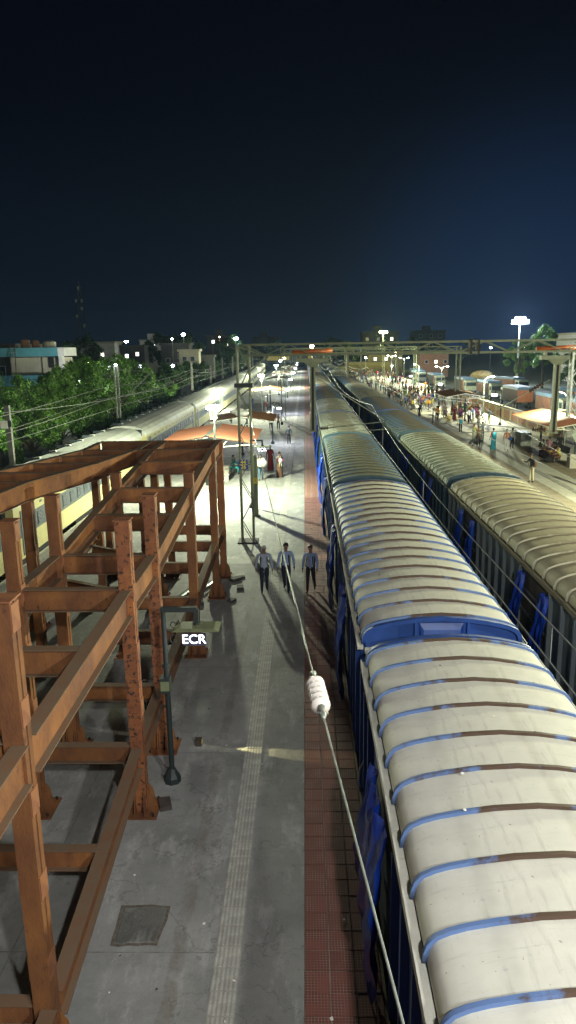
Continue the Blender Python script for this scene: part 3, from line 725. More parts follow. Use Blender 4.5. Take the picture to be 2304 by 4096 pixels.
for s in (-1, 1):
    for yy in (-.08, .08):
        gs.add([(s*.122, yy-.008, .03), (s*.27, yy-.008, .03), (s*.21, yy-.008, .40), (s*.122, yy-.008, .52), (s*.122, yy+.008, .03), (s*.27, yy+.008, .03), (s*.21, yy+.008, .40), (s*.122, yy+.008, .52)],
               [(0, 1, 2, 3), (7, 6, 5, 4), (0, 4, 5, 1), (1, 5, 6, 2), (2, 6, 7, 3)], MT['rust'])
    for xx in (-.09, .09):
        gs.add([(xx-.008, s*.118, .03), (xx-.008, s*.27, .03), (xx-.008, s*.20, .40), (xx-.008, s*.118, .52), (xx+.008, s*.118, .03), (xx+.008, s*.27, .03), (xx+.008, s*.20, .40), (xx+.008, s*.118, .52)],
               [(3, 2, 1, 0), (4, 5, 6, 7), (1, 5, 4, 0), (2, 6, 5, 1), (3, 7, 6, 2)], MT['rust'])
gs_m = gs.mesh('gusset')
def column(x, y, zt, base=True, zb=0.0, rm='rust'):
    b = MB(); w = .118
    for s in (-1, 1):
        y0, y1 = sorted((s*.115, s*.10)); b.box(-w, w, y0, y1, zb, zt, MT[rm])
        for q in (-1, 1):
            x0, x1 = sorted((q*w, q*(w-.016))); y0, y1 = sorted((s*.099, s*.020)); b.box(x0, x1, y0, y1, zb, zt, MT[rm])
    b.box(-.085, .085, -.015, .015, zb, zt, MT['dark'])
    o = b.build('column', SF); o.location = (x, y, 0)
    obj('cap_plate', cap_m, o, (0, 0, zt)); z = zt-.2
    while z > .6:
        for s in (-1, 1): obj('batten_plate', bat_m, o, (s*(w+.0065), 0, z))
        z -= 1.12
    if base: obj('base_plate', bp_m, o, (0, 0, zb)); obj('gusset', gs_m, o, (0, 0, zb))
    return o
YC = [(2.4, 6.2), (7.2, 6.02), (12.06, 5.72), (14.24, 5.72), (19.2, 5.32), (24.1, 5.28), (26.4, 5.28)]
for y, zt in YC:
    zb = .0
    column(-3.2 if y > 8 else -3.27, y, zt, rm='rustpit' if 12 < y < 15 else 'rust')
    if y != 7.2: column(-5.2, y, zt)
for x, y, zt in ((-7.3, 18.2, 4.78), (-9.4, 18.2, 4.78), (-7.25, 24.1, 4.6), (-7.55, 26.4, 4.78), (-6.2, 26.4, 4.78), (-7.0, 14.7, 4.1), (-8.6, 21.3, 4.78)): column(x, y, zt)
def beam(p, q, w=.2, h=.5, name='beam'):
    MB().ibeam(p, q, w, h, MT['rust'], MT['dust'], .02).build(name, SF)
ys_ = [1.5]+[y for y, _ in YC[1:]]
st_m = {}
for x in (-3.2, -5.2):
    for pl, h in ((TOP, .5), (LOW, .42)):
        for y0, y1 in zip(ys_, ys_[1:]):
            beam((x, y0+.12, interp(pl, y0+.12)), (x, y1-.12, interp(pl, y1-.12)), .2, h, 'longitudinal_beam')
for y in (7.2, 9.6, 12.06, 14.24, 16.9, 19.2, 22.1, 24.1, 26.4):
    c = any(abs(y-a) < .01 for a, _ in YC); d = .120 if c else .012
    z = interp(TOP, y)-(.0 if c else .004); beam((-5.2+d, y, z), (-3.2-d, y, z), .17, .42, 'cross_beam')
for y in (4.6, 7.2, 9.6, 12.06, 14.24, 17.0, 19.2, 22.0, 24.1, 26.4):
    c = any(abs(y-a) < .01 for a, _ in YC); d = .120 if c else .012
    z = interp(LOW, y)-(.0 if c else .004); beam((-5.2+d, y, z), (-3.2-d, y, z), .17, .36, 'cross_beam')
# the second flight, turning away to the left
A = [(-5.75, 26.2), (-5.75, 24.3), (-6.35, 21.2), (-7.3, 18.2), (-7.62, 14.4)]
O = [(-7.6, 26.2), (-7.6, 24.3), (-8.4, 21.2), (-9.4, 18.2), (-9.9, 14.4)]
for pl in (A, O):
    for (x0, y0), (x1, y1) in zip(pl, pl[1:]): beam((x0, y0, 5.3), (x1, y1, 5.3), .2, .5, 'longitudinal_beam')
def xat(pl, y):
    for (x0, y0), (x1, y1) in zip(pl, pl[1:]):
        if y1 <= y <= y0: return x0+(x1-x0)*(y-y0)/(y1-y0)
for y in (22.8, 21.3, 19.7, 18.25, 16.4): beam((xat(O, y)+.11, y, 5.292), (xat(A, y)-.11, y, 5.292), .17, .42, 'cross_beam')
for y in (24.1, 26.4): beam((-7.6, y, 5.303), (-5.335, y, 5.303), .17, .42, 'cross_beam')
for y0, y1 in ((14.8, 18.0), (18.4, 23.9)): beam((-7.28, y0, 2.2+.04*(y0-14)), (-7.28, y1, 2.2+.04*(y1-14)), .2, .4, 'longitudinal_beam')
for y in (14.8, 19.5, 23.0): beam((-7.17, y, 2.24), (-5.33, y, 1.85), .17, .36, 'cross_beam')
for p, q in (((-5.9, 14.2, 3.9), (-5.33, 14.2, 3.9)), ((-6.9, 12.1, 3.6), (-5.33, 12.1, 3.6))): MB().bar(p, q, .09, .09, MT['rust']).build('brace', SF)
# concrete pedestals under the far pair
for x, y in ((-3.05, 24.0), (-3.1, 26.4)):
    pass
b = MB(); b.box(-.38, .38, -.38, .38, 0, .34, MT['wall']); b = b.mesh('footing')
# loose blocks and offcuts by the frame
rb = random.Random(3)
for i, (x, y, s) in enumerate(((-2.72, 25.9, .2), (-2.45, 24.95, .17), (-2.62, 23.6, .14), (-3.75, 23.4, .22), (-2.78, 12.15, .16), (-2.5, 26.2, .13))):
    o = MB().box(-s, s, -s*.7, s*.7, 0, s*.55, MT['wall' if i != 4 else 'timber']).build('block')
    o.location = (x, y, 0.003); o.rotation_euler.z = rb.uniform(0, 3)
    tag(o, ['flat dark block right of the far right column foot', 'dark broken block lying on the platform in front of the farthest column', 'small dark block by the corner column foot',
            'wide dark block on the left of the corner column foot', 'brown wooden offcut beside the nearest right column foot', 'smallest dark block beyond the farthest column foot'][i], 'block')
t = thing('steel_offcuts', 'pile of rail offcuts and channels lying inside the steel frame', 'scrap steel', (-4.1, 24.6, 0))
for k in range(4): MB().bar((-.5+.2*k, -.9, .08+.05*(k % 2)), (.1+.2*k, .9, .1+.05*(k % 2)), .09, .07, MT['galv'] if k % 2 else MT['under']).build('bar', t)
t = thing('bicycle', 'dark bicycle leaning inside the steel frame, seen between the columns', 'bicycle', (-3.75, 15.3, 0), R(20))
for y in (-.5, .5):
    ring = [(0, y+.33*math.cos(a), .34+.33*math.sin(a)) for a in [2*math.pi*k/20 for k in range(21)]]
    w = MB().tube(ring, .02, MT['rubber'], 6).build('wheel', t)
    sp_m = MB()
    for k in range(6): a = math.pi*k/6; sp_m.tube([(0, y+.31*math.cos(a), .34+.31*math.sin(a)), (0, y-.31*math.cos(a), .34-.31*math.sin(a))], .004, MT['galv'], 3)
    sp_m.build('spoke', w)
f = MB(); P = {'r': (0, -.5, .34), 'f': (0, .5, .34), 'b': (0, -.08, .32), 's': (0, -.2, .82), 'h': (0, .36, .86)}
for a, c in (('r', 'b'), ('r', 's'), ('b', 's'), ('s', 'h'), ('b', 'h'), ('h', 'f')): f.tube([P[a], P[c]], .016, MT['under'], 6)
f.build('frame', t); MB().box(-.07, .07, -.33, -.1, .84, .89, MT['rubber']).build('saddle', t); MB().tube([(-.26, .3, .95), (0, .38, .93), (.26, .3, .95)], .013, MT['galv'], 6).build('handlebar', t)

# ================================================================ lantern posts with the zone letters
def lantern_post():
    t = thing('lantern_post', 'x', 'lamp post')
    MB().tube([(0, 0, .0), (0, 0, .12), (0, 0, .2), (0, 0, .3)], [.17, .17, .12, .07], MT['blackpaint'], 8).build('foot', t)
    b = MB(); b.tube([(0, 0, .28), (0, 0, 2.55)], .055, MT['blackpaint'], 12); b.tube([(0, 0, 2.55), (0, 0, 3.75)], .048, MT['blackpaint'], 12)
    b.tube([(0, 0, 2.52), (0, 0, 2.60)], .075, MT['blackpaint'], 12); b.build('pole', t)
    b = MB(); b.bar((-.05, 0, 3.72), (.66, 0, 3.72), .09, .09, MT['blackpaint']); b.bar((.64, 0, 3.72), (.64, 0, 3.45), .09, .09, MT['blackpaint'], up=(0, 1, 0)); b.build('arm', t)
    b = MB()
    for sgn, c in ((1, (.2, 3.42)), (-1, (.19, 3.08))):
        b.tube([(c[0]+(.02+.10*k/14)*math.cos(k*.42*sgn+.5), 0, c[1]+(.02+.10*k/14)*math.sin(k*.42*sgn+.5)) for k in range(15)], .009, MT['blackpaint'], 5)
    b.tube([(.05, 0, 3.0), (.14, 0, 3.25), (.30, 0, 3.5)], .009, MT['blackpaint'], 5); b.build('scroll', t)
    b = MB(); b.add([(.20, -.33, 3.38), (1.1, -.33, 3.38), (1.1, .20, 3.38), (.20, .20, 3.38), (.30, -.25, 3.42), (1.0, -.25, 3.42), (1.0, .12, 3.42), (.30, .12, 3.42)],
                    [(0, 3, 2, 1), (4, 5, 6, 7), (0, 1, 5, 4), (1, 2, 6, 5), (2, 3, 7, 6), (3, 0, 4, 7)], MT['greenpaint']); b.tube([(.64, 0, 3.42), (.64, 0, 3.46)], .08, MT['blackpaint']); b.build('canopy', t)
    return t
LPOS = [(-2.78, 12.97), (-2.98, 38.65), (-3.0, 65.6), (-3.05, 96), (-3.1, 127.5), (-3.1, 160), (-3.15, 194), (-3.2, 236), (-3.3, 272)]
lt = lantern_post(); lf = family(lt)
for i, (x, y) in enumerate(LPOS):
    t = lt if i == 0 else clone(lf); t.location = (x, y, 0)
    t['label'] = ('black lantern post with lit white letters ECR beside the steel frame' if i == 0 else '%s black lantern post from the camera along the left platform' % ORD[i]); t['group'] = 'black lantern posts on the left platform'
    if i < 3:
        sb = MB().box(.42, .86, -.40, -.36, 3.14, 3.38, MT['signlit']).build('sign_box', t)
        text('letters', 'ECR', .255, MT['letter'], sb, (.64, -.41, 3.265), (R(90), 0, 0), .006, .0)
        text('letters', 'ECR', .255, MT['letter'], sb, (.64, -.35, 3.265), (R(90), 0, R(180)), .006, .0)
    else:
        MB().box(.36, .92, -.42, -.34, 3.08, 3.37, MT['lantern']).build('sign_box', t)
    if i == 0:
        b = MB(); b.box(-.11, .08, -.16, .05, 2.02, 2.34, MT['blackpaint']); b.box(-.10, .07, -.165, -.161, 2.08, 2.28, MT['greenpaint']); b.build('junction_box', t)
    lamp('sign_light', t, (.64, -.42, 2.92), (16 if i == 0 else 130 if i == 1 else 1000), (.86, .9, 1.0), .12)

def tall_lamp(name, h, head):
    t = thing('platform_lamp', 'x', 'lamp post')
    b = MB(); b.tube([(0, 0, 0), (0, 0, .1)], .22, MT['greenpaint'], 10); b.tube([(0, 0, .1), (0, 0, h-head)], [.09, .06], MT['galv'], 10); b.build('pole', t)
    return t
# cluster lamps on the left platform
T1 = [(-5.25, 41.3, 5.4), (-6.0, 100.5, 5.0), (-6.15, 158, 5.0), (-7.1, 216, 5.0), (-7.4, 268, 5.0)]
for i, (x, y, h) in enumerate(T1):
    t = tall_lamp('platform_lamp', h, .62); t.location = (x, y, 0)
    t['label'] = ['tall cluster lamp with curved brackets rising behind the steel frame', 'second tall cluster lamp, right of the brown shelter', 'third tall cluster lamp along the left platform',
                  'fourth tall cluster lamp along the left platform', 'farthest tall cluster lamp on the left platform'][i]; t['group'] = 'tall cluster lamps on the left platform'
    for k in range(3):
        a = R(90+120*k); dx, dy = .17*math.cos(a), .17*math.sin(a)
        MB().tube([(0, 0, h-.75), (dx*1.2, dy*1.2, h-.7), (dx*1.4, dy*1.4, h-.35), (dx*1.3, dy*1.3, h-.02)], .025, MT['whitesteel'], 6).build('bracket', t)
        b = MB(); b.box(dx*1.3-.17, dx*1.3+.17, dy*1.3-.14, dy*1.3+.14, h-.02, h+.05, MT['galv']); hd = b.build('lamp_head', t)
        MB().sphere((dx*1.3, dy*1.3, h-.08), .27, MT['bulb'], 10, 6, (1, 1, .55)).build('bulb', hd, True)
    lamp('lamp_light', t, (0, 0, h-.32), [11500, 20000, 15000, 13000, 13000][i], (.93, 1.0, .70), .16)

# P2: street lamps with one or two arms, and hanging flat lanterns
T2 = [(20.9, 58.0, 4.5, 'lamp post with one arm by the orange shelter at the right edge', -1), (22.6, 92.1, 4.3, 'lamp post by the boundary wall right of the lattice mast', 1),
      (26.0, 139, 4.3, 'two armed lamp post behind the crowd, nearest of the far three', 0), (25.6, 164, 4.2, 'pale lamp post behind the crowd, left of the two armed one', -1),
      (25.9, 191, 5.2, 'tall white lamp post at the back of the crowded platform', 0), (24.3, 205, 5.6, 'white lamp post farthest left behind the crowd', 0),
      (19.8, 30.0, 7.8, 'lamp post on the crowded platform outside the right edge', -1), (19.0, 9.0, 7.8, 'lamp post on the crowded platform below the right edge', -1)]
for i, (x, y, h, lab, sd) in enumerate(T2):
    t = tall_lamp('platform_lamp', h, 0); t.location = (x, y, 0); t['label'] = lab; t['group'] = 'lamp posts on the crowded platform'
    for s in ((-1, 1) if sd == 0 else (sd,)):
        MB().tube([(0, 0, h-.05), (s*.35, 0, h+.28), (s*.85, 0, h+.42)], .035, MT['galv'], 6).build('arm', t)
        hd = MB().add([(s*.8, -.11, h+.43), (s*1.25, -.13, h+.47), (s*1.25, .13, h+.47), (s*.8, .11, h+.43), (s*.85, -.06, h+.51), (s*1.2, -.07, h+.55), (s*1.2, .07, h+.55), (s*.85, .06, h+.51)],
                      [(0, 1, 2, 3), (4, 5, 6, 7), (0, 1, 5, 4), (1, 2, 6, 5), (2, 3, 7, 6), (3, 0, 4, 7)], MT['galv']).build('lamp_head', t)
        MB().sphere((s*1.03, 0, h+.38), .22, MT['bulb'], 10, 6, (1.1, .8, .5)).build('bulb', hd, True)
    if i in (0, 6): MB().tube([(-1, 0, h-1.1), (1.1, 0, h-1.1)], .04, MT['greenpaint'], 6).build('cross_bar', t)
    lamp('lamp_light', t, ((-1.0 if sd < 0 else (1.0 if sd > 0 else 0)), 0, h+.15), [7500, 16000, 14000, 7000, 13000, 13000, 20000, 11000][i], (.98, 1.0, .62) if i < 7 else (1, .99, .75), .16)
t = tall_lamp('platform_lamp', 6.0, 0); t.location = (-25.0, 44.0, -1.3); t['label'] = 'lamp post among the leaves just outside the left edge'
MB().tube([(0, 0, 5.95), (.4, 0, 6.25), (.9, 0, 6.35)], .035, MT['galv'], 6).build('arm', t); MB().box(.7, 1.2, -.12, .12, 6.36, 6.44, MT['galv']).build('lamp_head', t); MB().sphere((.95, 0, 6.3), .2, MT['bulb'], 10, 6, (1, .8, .5)).build('bulb', t, True)
lamp('lamp_light', t, (.95, 0, 6.05), 16000, (.93, 1.0, .72), .15)
for i, (x, y) in enumerate(((21.3, 79.0), (19.9, 103.4), (19.9, 132.4), (25.0, 204))):
    t = clone(lf); t.location = (x, y, 0); t.rotation_euler.z = math.pi
    t['label'] = '%s black lantern post from the camera on the crowded platform' % ORD[i]; t['group'] = 'black lantern posts on the crowded platform'
    MB().box(.36, .92, -.42, -.34, 3.08, 3.37, MT['lantern']).build('sign_box', t)
    lamp('sign_light', t, (.64, -.5, 2.9), 500, (.86, .9, 1.0), .12)

# the lamps of the footbridge the picture is taken from, above and behind the camera
t = thing('bridge_lamp', 'floodlight on a post of the footbridge behind the camera', 'floodlight', (2.4, -2.2, 0))
MB().tube([(0, 0, 0), (0, 0, 11.3)], .09, MT['galv'], 8).build('pole', t)
MB().box(-.3, .3, -.05, .12, 11.1, 11.5, MT['galv']).build('lamp_head', t)
MB().box(-.26, .26, .121, .13, 11.14, 11.46, MT['bulbw']).build('lens', t)
lamp('lamp_light', t, (0, .4, 11.3), 4700, (1.0, .99, .94), .25, 'SPOT', R(125), (R(52), 0, 0))
t = thing('bridge_lamp', 'floodlight on a post of the footbridge, right of and behind the camera', 'floodlight', (6.2, -3.0, 0))
MB().tube([(0, 0, 0), (0, 0, 10.3)], .09, MT['galv'], 8).build('pole', t)
MB().box(-.3, .3, -.05, .12, 10.1, 10.5, MT['galv']).build('lamp_head', t)
MB().box(-.26, .26, .121, .13, 10.14, 10.46, MT['bulbw']).build('lens', t)
lamp('lamp_light', t, (0, .4, 10.3), 4800, (1.0, .99, .93), .25, 'SPOT', R(125), (R(48), 0, 0))

# ================================================================ overhead line gantries
def lattice(b, x, y, z0, z1, w, d, m, step=.62, r=.035):
    for sx in (-1, 1):
        for sy in (-1, 1): b.bar((x+sx*w/2, y+sy*d/2, z0), (x+sx*w/2, y+sy*d/2, z1), .075, .075, m)
    n = int((z1-z0)/step); k = (z1-z0)/n
    for i in range(n):
        a, c = z0+i*k, z0+(i+1)*k; s = 1 if i % 2 else -1
        for sy in (-1, 1): b.bar((x-s*w/2, y+sy*d/2, a), (x+s*w/2, y+sy*d/2, c), .03, .03, m, up=(0, 1, 0))
        for sx in (-1, 1): b.bar((x+sx*w/2, y-s*d/2, a), (x+sx*w/2, y+s*d/2, c), .03, .03, m, up=(1, 0, 0))
def truss(b, x0, x1, y0, y1, z0, z1, m, n, d=.4, c=.085):
    def Y(x): return y0+(y1-y0)*(x-x0)/(x1-x0)
    for sy in (-1, 1):
        for z in (z0, z1): b.bar((x0, y0+sy*d/2, z), (x1, y1+sy*d/2, z), c, c, m)
        for i in range(n):
            a = x0+(x1-x0)*i/n; e_ = x0+(x1-x0)*(i+1)/n; s = i % 2
            b.bar((a, Y(a)+sy*d/2, z0 if s else z1), (e_, Y(e_)+sy*d/2, z1 if s else z0), .035, .035, m, up=(0, 1, 0))
    for i in range(n+1):
        a = x0+(x1-x0)*i/n
        for z in (z0, z1): b.bar((a, Y(a)-d/2, z), (a, Y(a)+d/2, z), .05, .05, m)
def disc_string(b, p, q, n, r, m):
    p, q = Vector(p), Vector(q); pts = []; rs = []
    for i in range(n*4+1):
        t_ = i/(n*4); pts.append(p.lerp(q, t_)); rs.append([r*.38, r*.95, r, r*.5][i % 4])
    rs[0] = r*.3; rs[-1] = r*.3
    b.tube(pts, rs, m, 14)
G = thing('overhead_line_gantry', 'green lattice gantry across the tracks nearest the camera, with two drop posts', 'gantry', (0, 0, 0))
b = MB(); lattice(b, -2.65, 31.5, 0, 8.72, .52, .45, MT['greenpaint'], .95); b.build('lattice_mast', G)
MB().box(-3.05, -2.25, 31.2, 31.8, 6.95, 7.12, MT['blackpaint']).build('bracket_plate', G)
MB().box(-3.1, -2.2, 31.1, 31.9, 0, .06, MT['wall']).build('foot', G)
b = MB(); truss(b, -2.65, 21, 31.5, 27.0, 8.30, 8.74, MT['greenpaint'], 24); b.build('truss', G)
b = MB(); b.bar((-2.4, 31.4, 7.6), (-1.6, 31.4, 8.26), .07, .07, MT['greenpaint']); b.bar((-2.9, 31.4, 8.7), (-1.55, 31.4, 8.2), .07, .07, MT['greenpaint']); b.build('knee_brace', G)
b = MB()
for x in (6.65, 6.95): b.box(x-.035, x+.035, 29.4, 29.9, 8.22, 8.82, MT['under'])
b.build('splice_plate', G)
def drop_post(x, y, label=None):
    b = MB(); z0, z1 = 5.1, 7.82
    for s in (-1, 1):
        b.box(x+s*.085-.035, x+s*.085+.035, y-.09, y+.09, z0, z1, MT['greenpaint'])
    b.box(x-.05, x+.05, y-.03, y+.03, z0, z1, MT['under'])
    p = b.build('drop_post', G)
    MB().box(x-.17, x+.17, y-.16, y+.16, z0-.05, z0, MT['greenpaint']).build('end_plate', p)
    MB().add([(x-.13, y-.1, 7.78), (x+.13, y-.1, 7.78), (x+.13, y+.1, 7.78), (x-.13, y+.1, 7.78), (x-.36, y-.13, 7.98), (x+.36, y-.13, 7.98), (x+.36, y+.13, 7.98), (x-.36, y+.13, 7.98)],
             [(3, 2, 1, 0), (4, 5, 6, 7), (0, 1, 5, 4), (1, 2, 6, 5), (2, 3, 7, 6), (3, 0, 4, 7)], MT['greenpaint']).build('haunch', p)
    MB().box(x-.68, x+.68, y-.16, y+.16, 7.985, 8.14, MT['greenpaint']).build('cross_head', p)
    for k in (-1, 1): MB().box(x+k*.5-.04, x+k*.5+.04, y-.12, y+.12, 8.142, 8.25, MT['greenpaint']).build('hanger', p)
    o = MB().tube([(x-.85, y+.05, 8.40), (x+.85, y+.05, 8.46)], .085, MT['orangetube'], 12).build('orange_tube', G, True)
drop_post(.33, 31.0); drop_post(10.05, 29.3)
b = MB(); lattice(b, 10.75, 29.2, 5.7, 8.3, .36, .3, MT['galv'], .5); b.build('drop_frame', G)
# insulated brackets holding the wires
def bracket(a, c, d, e_, ins):
    b = MB(); b.tube([a, c], .022, MT['galv'], 6); b.tube([d, e_], .022, MT['galv'], 6); p = b.build('cantilever_tube', G)
    for q0, q1 in ins:
        b = MB(); disc_string(b, q0, q1, 6, .085, MT['brownporc']); b.build('insulator', p, True)
bracket((.55, 31.0, 5.15), (3.6, 31.0, 5.45), (.55, 31.0, 7.3), (3.4, 31.0, 5.5), [((.6, 31.0, 5.16), (1.0, 31.0, 5.2))])
bracket((9.9, 29.3, 5.15), (6.6, 29.3, 5.5), (9.8, 29.3, 7.2), (7.0, 29.3, 5.6), [((9.75, 29.3, 5.17), (9.2, 29.3, 5.22)), ((9.55, 29.3, 7.05), (9.0, 29.3, 6.73))])
b = MB(); b.tube([(2.4, 31, 5.05), (4.4, 31, 5.15)], .018, MT['galv'], 6); b.tube([(6.3, 29.3, 5.1), (8.6, 29.3, 5.18)], .018, MT['galv'], 6); b.build('registration_arm', G)
b = MB(); disc_string(b, (11.15, 28.9, 8.0), (11.1, 28.9, 7.2), 6, .10, MT['galv']); b.tube([(11.15, 28.9, 8.3), (11.15, 28.9, 8.0)], .02, MT['galv']); b.tube([(11.1, 28.9, 7.2), (11.05, 28.9, 6.0)], .015, MT['galv']); b.build('insulator', G)
# the location plate on the lattice mast
t = thing('location_plate', 'blue plate with yellow numbers 44 over 26 on the lattice mast', 'sign', (-2.75, 31.2, 3.6))
MB().box(-.2, .2, -.015, .015, -.21, .21, MT['signblue']).build('plate', t)
MB().box(-.33, .33, .016, .04, -.012, .012, MT['blackpaint']).build('mounting_bar', t)
MB().box(-.19, .19, -.022, -.0155, -.008, .008, MT['yellowglow']).build('line', t)
text('numbers', '44', .24, MT['yellowglow'], t, (0, -.02, .105), (R(90), 0, 0), .004, .004); text('numbers', '26', .24, MT['yellowglow'], t, (.0, -.02, -.105), (R(90), 0, 0), .004, .004)
# stout box post behind the mast
t = thing('box_post', 'stout green grey square steel post behind the lattice mast, with a yellow plate', 'post', (-2.62, 36.6, 0)); t.scale = (.68, .68, 1)
b = MB(); 
for s in (-1, 1): b.box(s*.14-.03, s*.14+.03, -.15, .15, .03, 3.25, MT['greenpaint'])
b.box(-.1, .1, -.1, .1, .03, 3.23, MT['greenpaint']); b.build('post', t); MB().box(-.3, .3, -.3, .3, 0, .03, MT['wall']).build('base_plate', t)
MB().box(-.17, .17, -.17, -.16, 1.75, 2.05, MT['yellow']).build('number_plate', t); text('number', '2', .2, MT['blackpaint'], t, (0, -.175, 1.9), (R(90), 0, 0), .002)
for k in range(3): MB().tube([(.02, 0, 3.25), (.02, 0, 3.32+.04*k)], .09-.02*k, MT['galv'], 8).build('cap', t)

# farther gantries
for gi, gy in enumerate((87, 143, 200, 257)):
    t = thing('overhead_line_gantry', ['second gantry from the camera, its right lattice mast standing by the crowd', 'third gantry from the camera across the tracks', 'fourth gantry from the camera across the tracks', 'farthest gantry across the tracks'][gi], 'gantry', (0, 0, 0), 0, 'farther gantries across the tracks')
    for x in ((-2.6, 18.2) if gi == 0 else (-2.6, 21.5)):
        b = MB(); lattice(b, x, gy, 0, 8.5, .5, .45, MT['greenpaint'], 1.0); b.build('lattice_mast', t)
    b = MB(); truss(b, -2.6, 18.2 if gi == 0 else 21.5, gy, gy, 7.95, 8.45, MT['greenpaint'], 20, c=.11); b.build('truss', t)
    for x in (5.1, 11.0): MB().box(x-.13, x+.13, gy-.1, gy+.1, 5.0, 7.9, MT['greenpaint']).build('drop_post', t)
    for x, s in ((5.1, -1), (5.1, 1)): b = MB(); b.tube([(x, gy, 5.2), (x+s*2.4, gy, 5.3)], .03, MT['galv'], 5); b.tube([(x, gy, 7.2), (x+s*2.4, gy, 5.4)], .03, MT['galv'], 5); b.build('cantilever_tube', t)

# wires over each track, with droppers
def wires(x, lab, y0=-6, y1=320, zc=4.95, z2=5.35, x2=None):
    x2 = x if x2 is None else x2
    t = thing('overhead_wire', lab, 'overhead wire', (0, 0, 0), 0, 'contact wires over the tracks')
    sup = [y0, 31, 87, 143, 200, 257, y1]; cw = []; mw = []
    for a, c in zip(sup, sup[1:]):
        for k in range(8):
            u = k/8; y = a+(c-a)*u; cw.append((x, y, zc-.0*u)); mw.append((x2, y, z2+1.0*(2*u-1)**2*.8))
    for nm, pts in (('contact_wire', cw), ('catenary_wire', mw)): MB().tube(pts, .011, MT['galv'], 5).build(nm, t)
    b = MB()
    for (p, q) in list(zip(cw, mw))[1::2]: b.tube([p, q], .006, MT['galv'], 3)
    b.build('dropper', t)
    return t
wires(2.85, 'pair of wires with droppers over the goods train beside the red tiles')
wires(7.4, 'pair of wires with droppers over the goods train by the crowded platform')
wires(-13.6, 'pair of wires with droppers over the passenger train', zc=4.6, z2=5.2)
# feeder wire with the white insulator near the camera
t = thing('feeder_wire', 'taut pale cable with a white ribbed insulator, running to the lattice mast', 'cable', (0, 0, 0))
pa, pb, pc, pd = (.42, 2.3, 5.75), (.125, 5.13, 5.75), (.045, 5.93, 5.75), (-2.45, 31.3, 5.85)
MB().tube([pa, pb], .0075, MT['galv'], 6).build('cable', t); MB().tube([pc, pd], .009, MT['galv'], 6).build('cable', t)
d = (Vector(pc)-Vector(pb)); b = MB(); q0 = Vector(pb)+d*.22; q1 = Vector(pb)+d*.80
disc_string(b, q0, q1, 5, .082, MT['porcelain']); b.build('insulator', t, True)
for a, c in ((Vector(pb), q0), (q1, Vector(pc))):
    b = MB(); b.tube([a, a.lerp(c, .3), a.lerp(c, .6), c], [.012, .03, .018, .034], MT['galv'], 8); b.tube([a.lerp(c, .5)+Vector((-.045, 0, 0)), a.lerp(c, .5)+Vector((.045, 0, 0))], .012, MT['galv'], 6); b.build('shackle', t, True)
MB().tube([(-2.5, 31.2, 7.0), (-2.0, 45, 5.0), (-2.3, 60, 4.6)], .01, MT['galv'], 5).build('stay_wire'); tag(bpy.data.objects['stay_wire'], 'thin stay wire sloping from the lattice mast along the platform', 'cable')

# ================================================================ shelters
def shelter(x, y, w, d, zr, ze, m, label, legs=2, group=None, truss_m='whitesteel'):
    t = thing('platform_shelter', label, 'shelter', (x, y, 0), 0, group)
    nv = max(8, int(d/.3))
    for s in (-1, 1):
        # profiled sheets, each a part
        n = max(2, int(d/1.0)); sw = d/n
        for i in range(n):
            b = MB(); y0 = -d/2+i*sw; k = 5; vs = []
            for j in range(k*2+1):
                yy = y0+sw*j/(k*2)-(.002 if j == 2*k else 0); dz = .035*(j % 2)
                vs += [(s*.12, yy, zr+dz), (s*w/2, yy, ze+dz), (s*.12, yy, zr+dz-.012), (s*w/2, yy, ze+dz-.012)]
            fs = []
            for j in range(k*2): a = 4*j; fs += [(a, a+1, a+5, a+4), (a+2, a+6, a+7, a+3), (a+1, a+3, a+7, a+5)]
            b.add(vs, fs, MT[m]); b.build('roof_sheet', t)
    b = MB(); b.add([(-.22, -d/2-.05, zr-.0), (0, -d/2-.05, zr+.09), (.22, -d/2-.05, zr-.0), (-.22, d/2+.05, zr-.0), (0, d/2+.05, zr+.09), (.22, d/2+.05, zr-.0)], [(0, 1, 4, 3), (1, 2, 5, 4)], MT['galv']); b.build('ridge_cap', t)
    for yy in (-d/2+.3, d/2-.3):
        b = MB()
        for s in (-1, 1):
            b.bar((0, yy, zr-.09), (s*(w/2-.1), yy, ze-.07), .06, .06, MT[truss_m]); b.bar((0, yy, ze-.32), (s*(w/2-.1), yy, ze-.1), .05, .05, MT[truss_m])
            for k in (.3, .6): b.bar((s*k*w/2, yy, ze-.3+.2*k), (s*(k+.12)*w/2, yy, zr-.1-(zr-ze)*(k+.1)), .04, .04, MT[truss_m])
        b.build('roof_truss', t)
    for s in (-1, 1): MB().bar((s*(w/2-.15), -d/2+.2, ze-.10), (s*(w/2-.15), d/2-.2, ze-.10), .05, .06, MT[truss_m]).build('purlin', t)
    for yy in (-d/2+.3, d/2-.3):
        b = MB(); b.tube([(0, yy, 0), (0, yy, ze-.25)], .085, MT['blackpaint'], 10); b.tube([(0, yy, 0), (0, yy, .2)], .16, MT['blackpaint'], 10); b.build('column', t)
    return t
shelter(-6.3, 49.2, 6.2, 8.0, 3.18, 2.72, 'orangeroof', 'orange roofed shelter just behind the steel frame')
shelter(-5.2, 61.3, 5.4, 6.0, 3.2, 2.8, 'brownsheet', 'brown slatted shelter behind the orange one, a white bundle on its ridge')
shelter(-5.1, 102, 5.2, 8.5, 3.2, 2.8, 'brownsheet', 'brown shelter with a white truss beside the second tall lamp')
for i, yy in enumerate((140, 168, 196, 228)): shelter(-4.9, yy, 5.2, 8, 3.2, 2.8, 'brownsheet', ['brown shelter right behind the second lamp', 'brown shelter in the middle of the far left platform', 'small brown shelter far down the left platform', 'farthest brown shelter of the left platform'][i])
